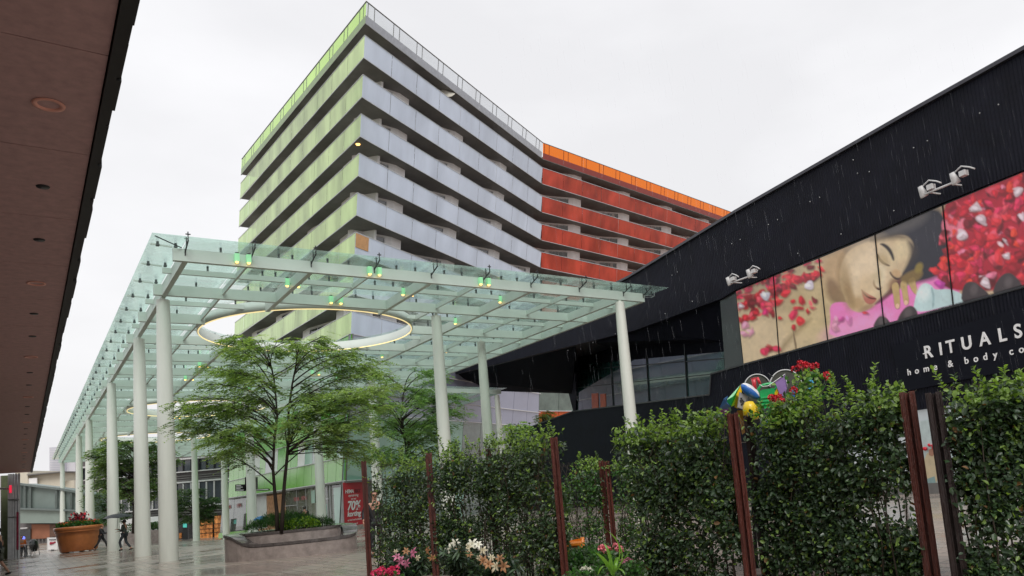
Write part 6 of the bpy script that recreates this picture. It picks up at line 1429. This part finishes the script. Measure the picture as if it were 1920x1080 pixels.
def person(label, base, face, pose, top_m, leg_m, hair_m=m_hair, shorts=False, H=1.75, group=None, shoe=None, root=None):
    """pose: overrides in body space (x right, y forward, z up)"""
    t = root or thing('person', label, 'person', tuple(base)); f = nrm([*face, 0]); r = np.array([f[1], -f[0], 0]); k = H / 1.75; B = np.array(base, float)
    P = dict(pel=(0, 0, .95), sp=(0, 0, 1.12), ch=(0, .01, 1.33), nk=(0, .0, 1.49), hd=(0, .03, 1.60), tp=(0, .02, 1.70), nose=(0, .125, 1.61), el=(-.075, .02, 1.61), er=(.075, .02, 1.61),
             sl=(-.18, 0, 1.42), sr=(.18, 0, 1.42), ell=(-.24, -.02, 1.13), elr=(.24, -.02, 1.13), wl=(-.24, .08, .88), wr=(.24, .08, .88),
             hl=(-.09, 0, .92), hr=(.09, 0, .92), kl=(-.1, .12, .5), kr=(.1, -.05, .5), al=(-.1, .2, .09), ar=(.1, -.3, .12), tl=(-.1, .36, .04), tr=(.1, -.17, .04))
    P.update(pose); W_ = lambda v: B + (r * v[0] + f * v[1] + np.array([0, 0, v[2]])) * k
    R_ = dict(pel=(.13, .10), sp=(.115, .09), ch=(.15, .10), nk=.05, hd=(.072, .088), tp=(.058, .07), nose=.014, el=.015, er=.015, sl=.05, sr=.05, ell=.04, elr=.04, wl=.025, wr=.025, hl=.08, hr=.08, kl=.055, kr=.055, al=.038, ar=.038, tl=.03, tr=.03)
    J = {n_: (W_(P[n_]), tuple(x * k for x in R_[n_]) if isinstance(R_[n_], tuple) else R_[n_] * k) for n_ in P}
    E_ = [('pel', 'sp'), ('sp', 'ch'), ('ch', 'nk'), ('nk', 'hd'), ('hd', 'tp'), ('hd', 'nose'), ('hd', 'el'), ('hd', 'er'), ('ch', 'sl'), ('ch', 'sr'), ('sl', 'ell'), ('sr', 'elr'), ('ell', 'wl'), ('elr', 'wr'), ('pel', 'hl'), ('pel', 'hr'), ('hl', 'kl'), ('hr', 'kr'), ('kl', 'al'), ('kr', 'ar'), ('al', 'tl'), ('ar', 'tr')]
    for s, w, e in (('l', 'wl', 'ell'), ('r', 'wr', 'elr')):
        wv = np.array(P[w]); d = nrm(wv - np.array(P[e])); sd = nrm(np.cross(d, (1, .2, 0) if abs(d[2]) > .5 else (0, 0, 1))); nv = np.cross(d, sd); pc_ = wv + d * .07
        J['p' + s] = (W_(pc_), (.03 * k, .018 * k)); E_.append((w, 'p' + s))
        for i, (o_, l_) in enumerate(((-.03, .06), (-.01, .075), (.011, .07), (.031, .055))):
            a = pc_ + sd * o_ + d * .025; b = a + d * l_ * .55 + nv * .01; c = b + d * l_ * .4 + nv * .028
            J[f'f{s}{i}a'] = (W_(a), .0095 * k); J[f'f{s}{i}b'] = (W_(b), .009 * k); J[f'f{s}{i}c'] = (W_(c), .0075 * k); E_ += [('p' + s, f'f{s}{i}a'), (f'f{s}{i}a', f'f{s}{i}b'), (f'f{s}{i}b', f'f{s}{i}c')]
        a = wv + d * .03 + sd * -.045; b = a + d * .04 - sd * .012 + nv * .012; J[f't{s}a'] = (W_(a), .011 * k); J[f't{s}b'] = (W_(b), .009 * k); E_ += [(w, f't{s}a'), (f't{s}a', f't{s}b')]
    skinmesh('body', J, E_, m_skin, t, 2)
    g_ = lambda n_, q: (J[n_][0], q * k if not isinstance(q, tuple) else tuple(x * k for x in q))
    lw_ = lambda a, b, f_: P[a] if f_ == 0 else tuple(np.array(P[a]) * (1 - f_) + np.array(P[b]) * f_)
    # jacket
    K = dict(sp=g_('sp', (.145, .115)), pel=g_('pel', (.15, .12)), ch=g_('ch', (.175, .125)), nk=(W_(np.array(P['nk']) - [0, 0, .05]), .065 * k), sl=g_('sl', .07), sr=g_('sr', .07), ell=g_('ell', .056), elr=g_('elr', .056), wl=(W_(lw_('wl', 'ell', .1)), .04 * k), wr=(W_(lw_('wr', 'elr', .1)), .04 * k))
    Ek = [('sp', 'pel'), ('sp', 'ch'), ('ch', 'nk'), ('ch', 'sl'), ('ch', 'sr'), ('sl', 'ell'), ('sr', 'elr')] + ([] if shorts else [('ell', 'wl'), ('elr', 'wr')])
    if shorts: K.pop('wl'); K.pop('wr'); K['ell'] = (W_(lw_('ell', 'sl', .35)), .06 * k); K['elr'] = (W_(lw_('elr', 'sr', .35)), .06 * k)
    skinmesh('jacket' if not shorts else 't_shirt', K, Ek, top_m, t)
    K = dict(pel=g_('pel', (.14, .115)), hl=g_('hl', .095), hr=g_('hr', .095), kl=g_('kl', .07), kr=g_('kr', .07), al=(W_(lw_('al', 'kl', .12)), .055 * k), ar=(W_(lw_('ar', 'kr', .12)), .055 * k)); Ek = [('pel', 'hl'), ('pel', 'hr'), ('hl', 'kl'), ('hr', 'kr'), ('kl', 'al'), ('kr', 'ar')]
    if shorts: K.pop('al'); K.pop('ar'); Ek = Ek[:4]; K['kl'] = g_('kl', .09); K['kr'] = g_('kr', .09)
    skinmesh('shorts' if shorts else 'trousers', K, Ek, leg_m, t)
    for s in 'lr':
        K = {'a': (J['a' + s][0] + [0, 0, -.01], .048 * k), 't': (J['t' + s][0], .042 * k), 'h': (J['a' + s][0] - f * .04 - [0, 0, .03], .04 * k)}; skinmesh('shoe', K, [('a', 't'), ('a', 'h')], shoe or m_blk, t, 1)
    hc = W_(np.array(P['hd']) + [0, -.025, .03]); mb = MB(); mb.ball(hc, .098 * k, 14, 9, 0, (1, 1, 1.05)); me_ = mb
    keepf = [(fc_, i) for i, fc_ in enumerate(mb.f) if not ((np.mean([mb.v[q] for q in fc_], 0) - hc) @ f > .035 * k and np.mean([mb.v[q][2] for q in fc_]) < hc[2] + .055 * k) and np.mean([mb.v[q][2] for q in fc_]) > hc[2] - .085 * k]
    mb.f = [a for a, _ in keepf]; mb.m = [0] * len(mb.f); mb.sm = [True] * len(mb.f); part(mb, 'hair', hair_m, t)
    mb = MB()
    for s in (-1, 1): mb.ball(W_(np.array(P['hd']) + [s * .03, .082, .015]), .011 * k, 8, 6)
    part(mb, 'eyes', m_blk, t); mb = MB(); mb.bar(W_(np.array(P['hd']) + [-.022, .088, -.045]), W_(np.array(P['hd']) + [.022, .088, -.045]), .008, .007); part(mb, 'mouth', mat('lips', (.3, .08, .07), .5) if 'lips' not in MATS else MATS['lips'], t)
    return t, W_
c_dk = mat('dark_olive_jacket', (.025, .035, .028), .7, 0, .2, 6); c_bk = mat('black_cloth', (.010, .010, .013), .7, 0, .2, 6); c_nv = mat('dark_trousers', (.014, .02, .026), .7, 0, .2, 6); c_gr = mat('camouflage_shorts', (.08, .085, .07), .8, 0, .7, 9); c_or = mat('orange_jacket', (.65, .16, .03), .6)
gA = at(234, 1033, 40.6); gA[2] = 0
fwalk = -rg_ * 1. - fg * .1
pers, W_ = person('person in dark clothes walking left under an open black umbrella', gA, fwalk[:2], dict(wl=(-.12, .30, 1.22), ell=(-.2, .05, 1.15), wr=(.1, .34, 1.1), elr=(.22, .08, 1.12), kl=(-.1, .22, .52), al=(-.1, .12, .12), tl=(-.1, .27, .05), kr=(.1, -.02, .5), ar=(.1, -.3, .12), tr=(.1, -.16, .04)), c_dk, c_nv, H=1.68)
u0 = W_((-.12, .33, 1.27)); um = thing('umbrella', 'open black umbrella held over the walking person', 'umbrella', tuple(u0)); ut = W_((-.1, .26, 2.1)); mb = MB(); mb.tube([u0 - [0, 0, .1], u0, ut + [0, 0, .06]], .012, 6); part(mb, 'shaft', m_dark, um)
mb = MB(); prof = [(.01, .0), (.3, -.035), (.55, -.11), (.74, -.24)]
n_ = 16; vs = [];
for r_, z_ in prof:
    for i in range(n_): s_ = 1 - (.05 if i % 2 else 0) * (r_ / .74); vs.append(ut + np.array([math.cos(i * math.tau / n_) * r_ * s_, math.sin(i * math.tau / n_) * r_ * s_, z_ + (.03 if i % 2 and r_ > .7 else 0)]))
mb.add(vs, [(a * n_ + i, a * n_ + (i + 1) % n_, (a + 1) * n_ + (i + 1) % n_, (a + 1) * n_ + i) for a in range(3) for i in range(n_)], 0, True); part(mb, 'canopy', mat('umbrella_cloth', (.018, .020, .026), .5, 0, .1), um)
mb = MB()
for i in range(8): a = i * math.tau / 8; mb.tube([ut - [0, 0, .25], ut + [math.cos(a) * .5, math.sin(a) * .5, -.12]], .005, 4)
part(mb, 'ribs', m_dark, um)
gB = at(190, 1029, 45.0); gB[2] = 0
person('person with reddish hair in a dark coat beside the giant flower pot', gB, (rg_ * .9 + fg * .3)[:2], dict(wl=(-.2, .38, 1.12), ell=(-.22, .12, 1.14), wr=(.2, .42, 1.08), elr=(.22, .14, 1.12), kl=(-.1, .24, .5), al=(-.1, .36, .1), tl=(-.1, .5, .05), kr=(.1, -.16, .5), ar=(.1, -.42, .14), tr=(.1, -.28, .05), hd=(0, .08, 1.58), tp=(0, .08, 1.68), nose=(0, .18, 1.58), nk=(0, .03, 1.48), el=(-.075, .07, 1.59), er=(.075, .07, 1.59)), c_bk, c_bk, mat('reddish_hair', (.16, .05, .02), .6), H=1.55)
gC = at(2, 1050, 32.0); gC[2] = 0
person('person in a dark T-shirt and patterned shorts at the left edge of the photo', at(-4, 1056, 27.)* [1, 1, 0], (fg * -.2 - rg_ * .9)[:2], dict(), c_bk, c_gr, shorts=True, H=1.75)
# seated person at the cafe
base_ = PERSON_SEATED[1]
person(None, (base_[0], base_[1], -.42), (fg * -.6 + rg_ * .8)[:2], dict(kl=(-.12, .42, .93), kr=(.12, .42, .93), al=(-.12, .42, .5), ar=(.12, .42, .5), tl=(-.12, .56, .45), tr=(.12, .56, .45), wl=(-.18, .3, 1.1), wr=(.18, .3, 1.1)), c_or, c_bk, root=PERSON_SEATED[0])
ch2 = cafe_chair((base_[0], base_[1], 0), 2.2, 'steel cafe chair carrying the person in orange', ch)
gD = gq(573, 990, .9) * [1, 1, 0]; gD = at(573, 1000, 53.); gD[2] = gnd(gD[0], gD[1])
person('person in a dark hooded jacket standing facing the shop door', gD, (fg)[:2], dict(kl=(-.1, .02, .5), al=(-.1, 0, .09), tl=(-.1, .15, .04), kr=(.1, .0, .5), ar=(.1, 0, .09), tr=(.1, .15, .04), wl=(-.2, .15, .95), wr=(.2, .15, .95)), c_bk, c_nv, H=2.0)
gE = at(706, 1010, 19.5); gE[2] = 0
person('person in a black jacket half hidden behind the far left post, hand showing', gE, (-fg * .3 - rg_ * .2)[:2] if False else (-fg * .5 + rg_ * .3)[:2], dict(wr=(.33, .12, .97), elr=(.30, .0, 1.16), sr=(.2, 0, 1.4), kl=(-.1, .02, .5), al=(-.1, 0, .09), tl=(-.1, .15, .04), kr=(.1, .0, .5), ar=(.1, 0, .09), tr=(.1, .15, .04)), c_bk, c_bk, H=1.72)
# ================================================================== shop picture between the right posts
sp0 = aq(1742, 930, .1); t = thing('window_poster', 'bright poster of a woman in a pale blouse in the shop window behind the gap', 'poster', tuple(sp0))
def sq(pg, m_, o, name): mb = MB(); mb.slab([aq(u, v, .12 + o) for u, v in pg], AN * .01); return part(mb, name, m_, t)
sq([(1725, 790), (1765, 782), (1810, 772), (1815, 915), (1770, 925), (1732, 930)], C_('poster_pale_blue', (.52, .62, .62)), 0, 'sheet'); sq([(1733, 862), (1738, 850), (1748, 846), (1756, 858), (1757, 900), (1748, 925), (1735, 925)], C_('poster_cream', (.60, .50, .33)), .012, 'figure'); sq([(1738, 898), (1752, 893), (1760, 935), (1742, 940)], C_('poster_teal', (.25, .38, .38)), .02, 'skirt'); sq([(1741, 843), (1750, 840), (1753, 848), (1748, 856), (1742, 853)], m_skin, .022, 'face')
mb = MB()
for i in range(9): mb.ball(aq(1735 + random.uniform(-6, 16), 838 + random.uniform(-4, 4), .16), random.uniform(.04, .07), 7, 5)
part(mb, 'red_flowers', m_flr, t)
text('Bar', 'poster_lettering', aq(1741, 964 if False else 941, .2), rd, (0, 0, 1), .16, m_conc, t, .004, 0, 'LEFT', 1.4)
# ================================================================== falling rain
N_ = 800; mb = MB(); rr = np.random.default_rng(9)
m_rain = mat('rain_drop', (.75, .78, .85), .2, 0, .05, alpha=.05)
for _ in range(N_):
    u, v = rr.uniform(860, 1960), rr.uniform(80, 800); d_ = rr.uniform(7, 24); p = at(u, v, d_)
    l = rr.uniform(.05, .16) * d_ / 8 * (2.2 if rr.uniform() < .04 else 1); w = .0002 * d_
    mb.bar(p, p + np.array([-.05 * l, .03 * l, l]), w, w, 0, (1, 0, 0))
tag(mb.build('falling_rain', m_rain, fix=False), 'thin streaks of falling rain against the black building', 'rain', kind='stuff')
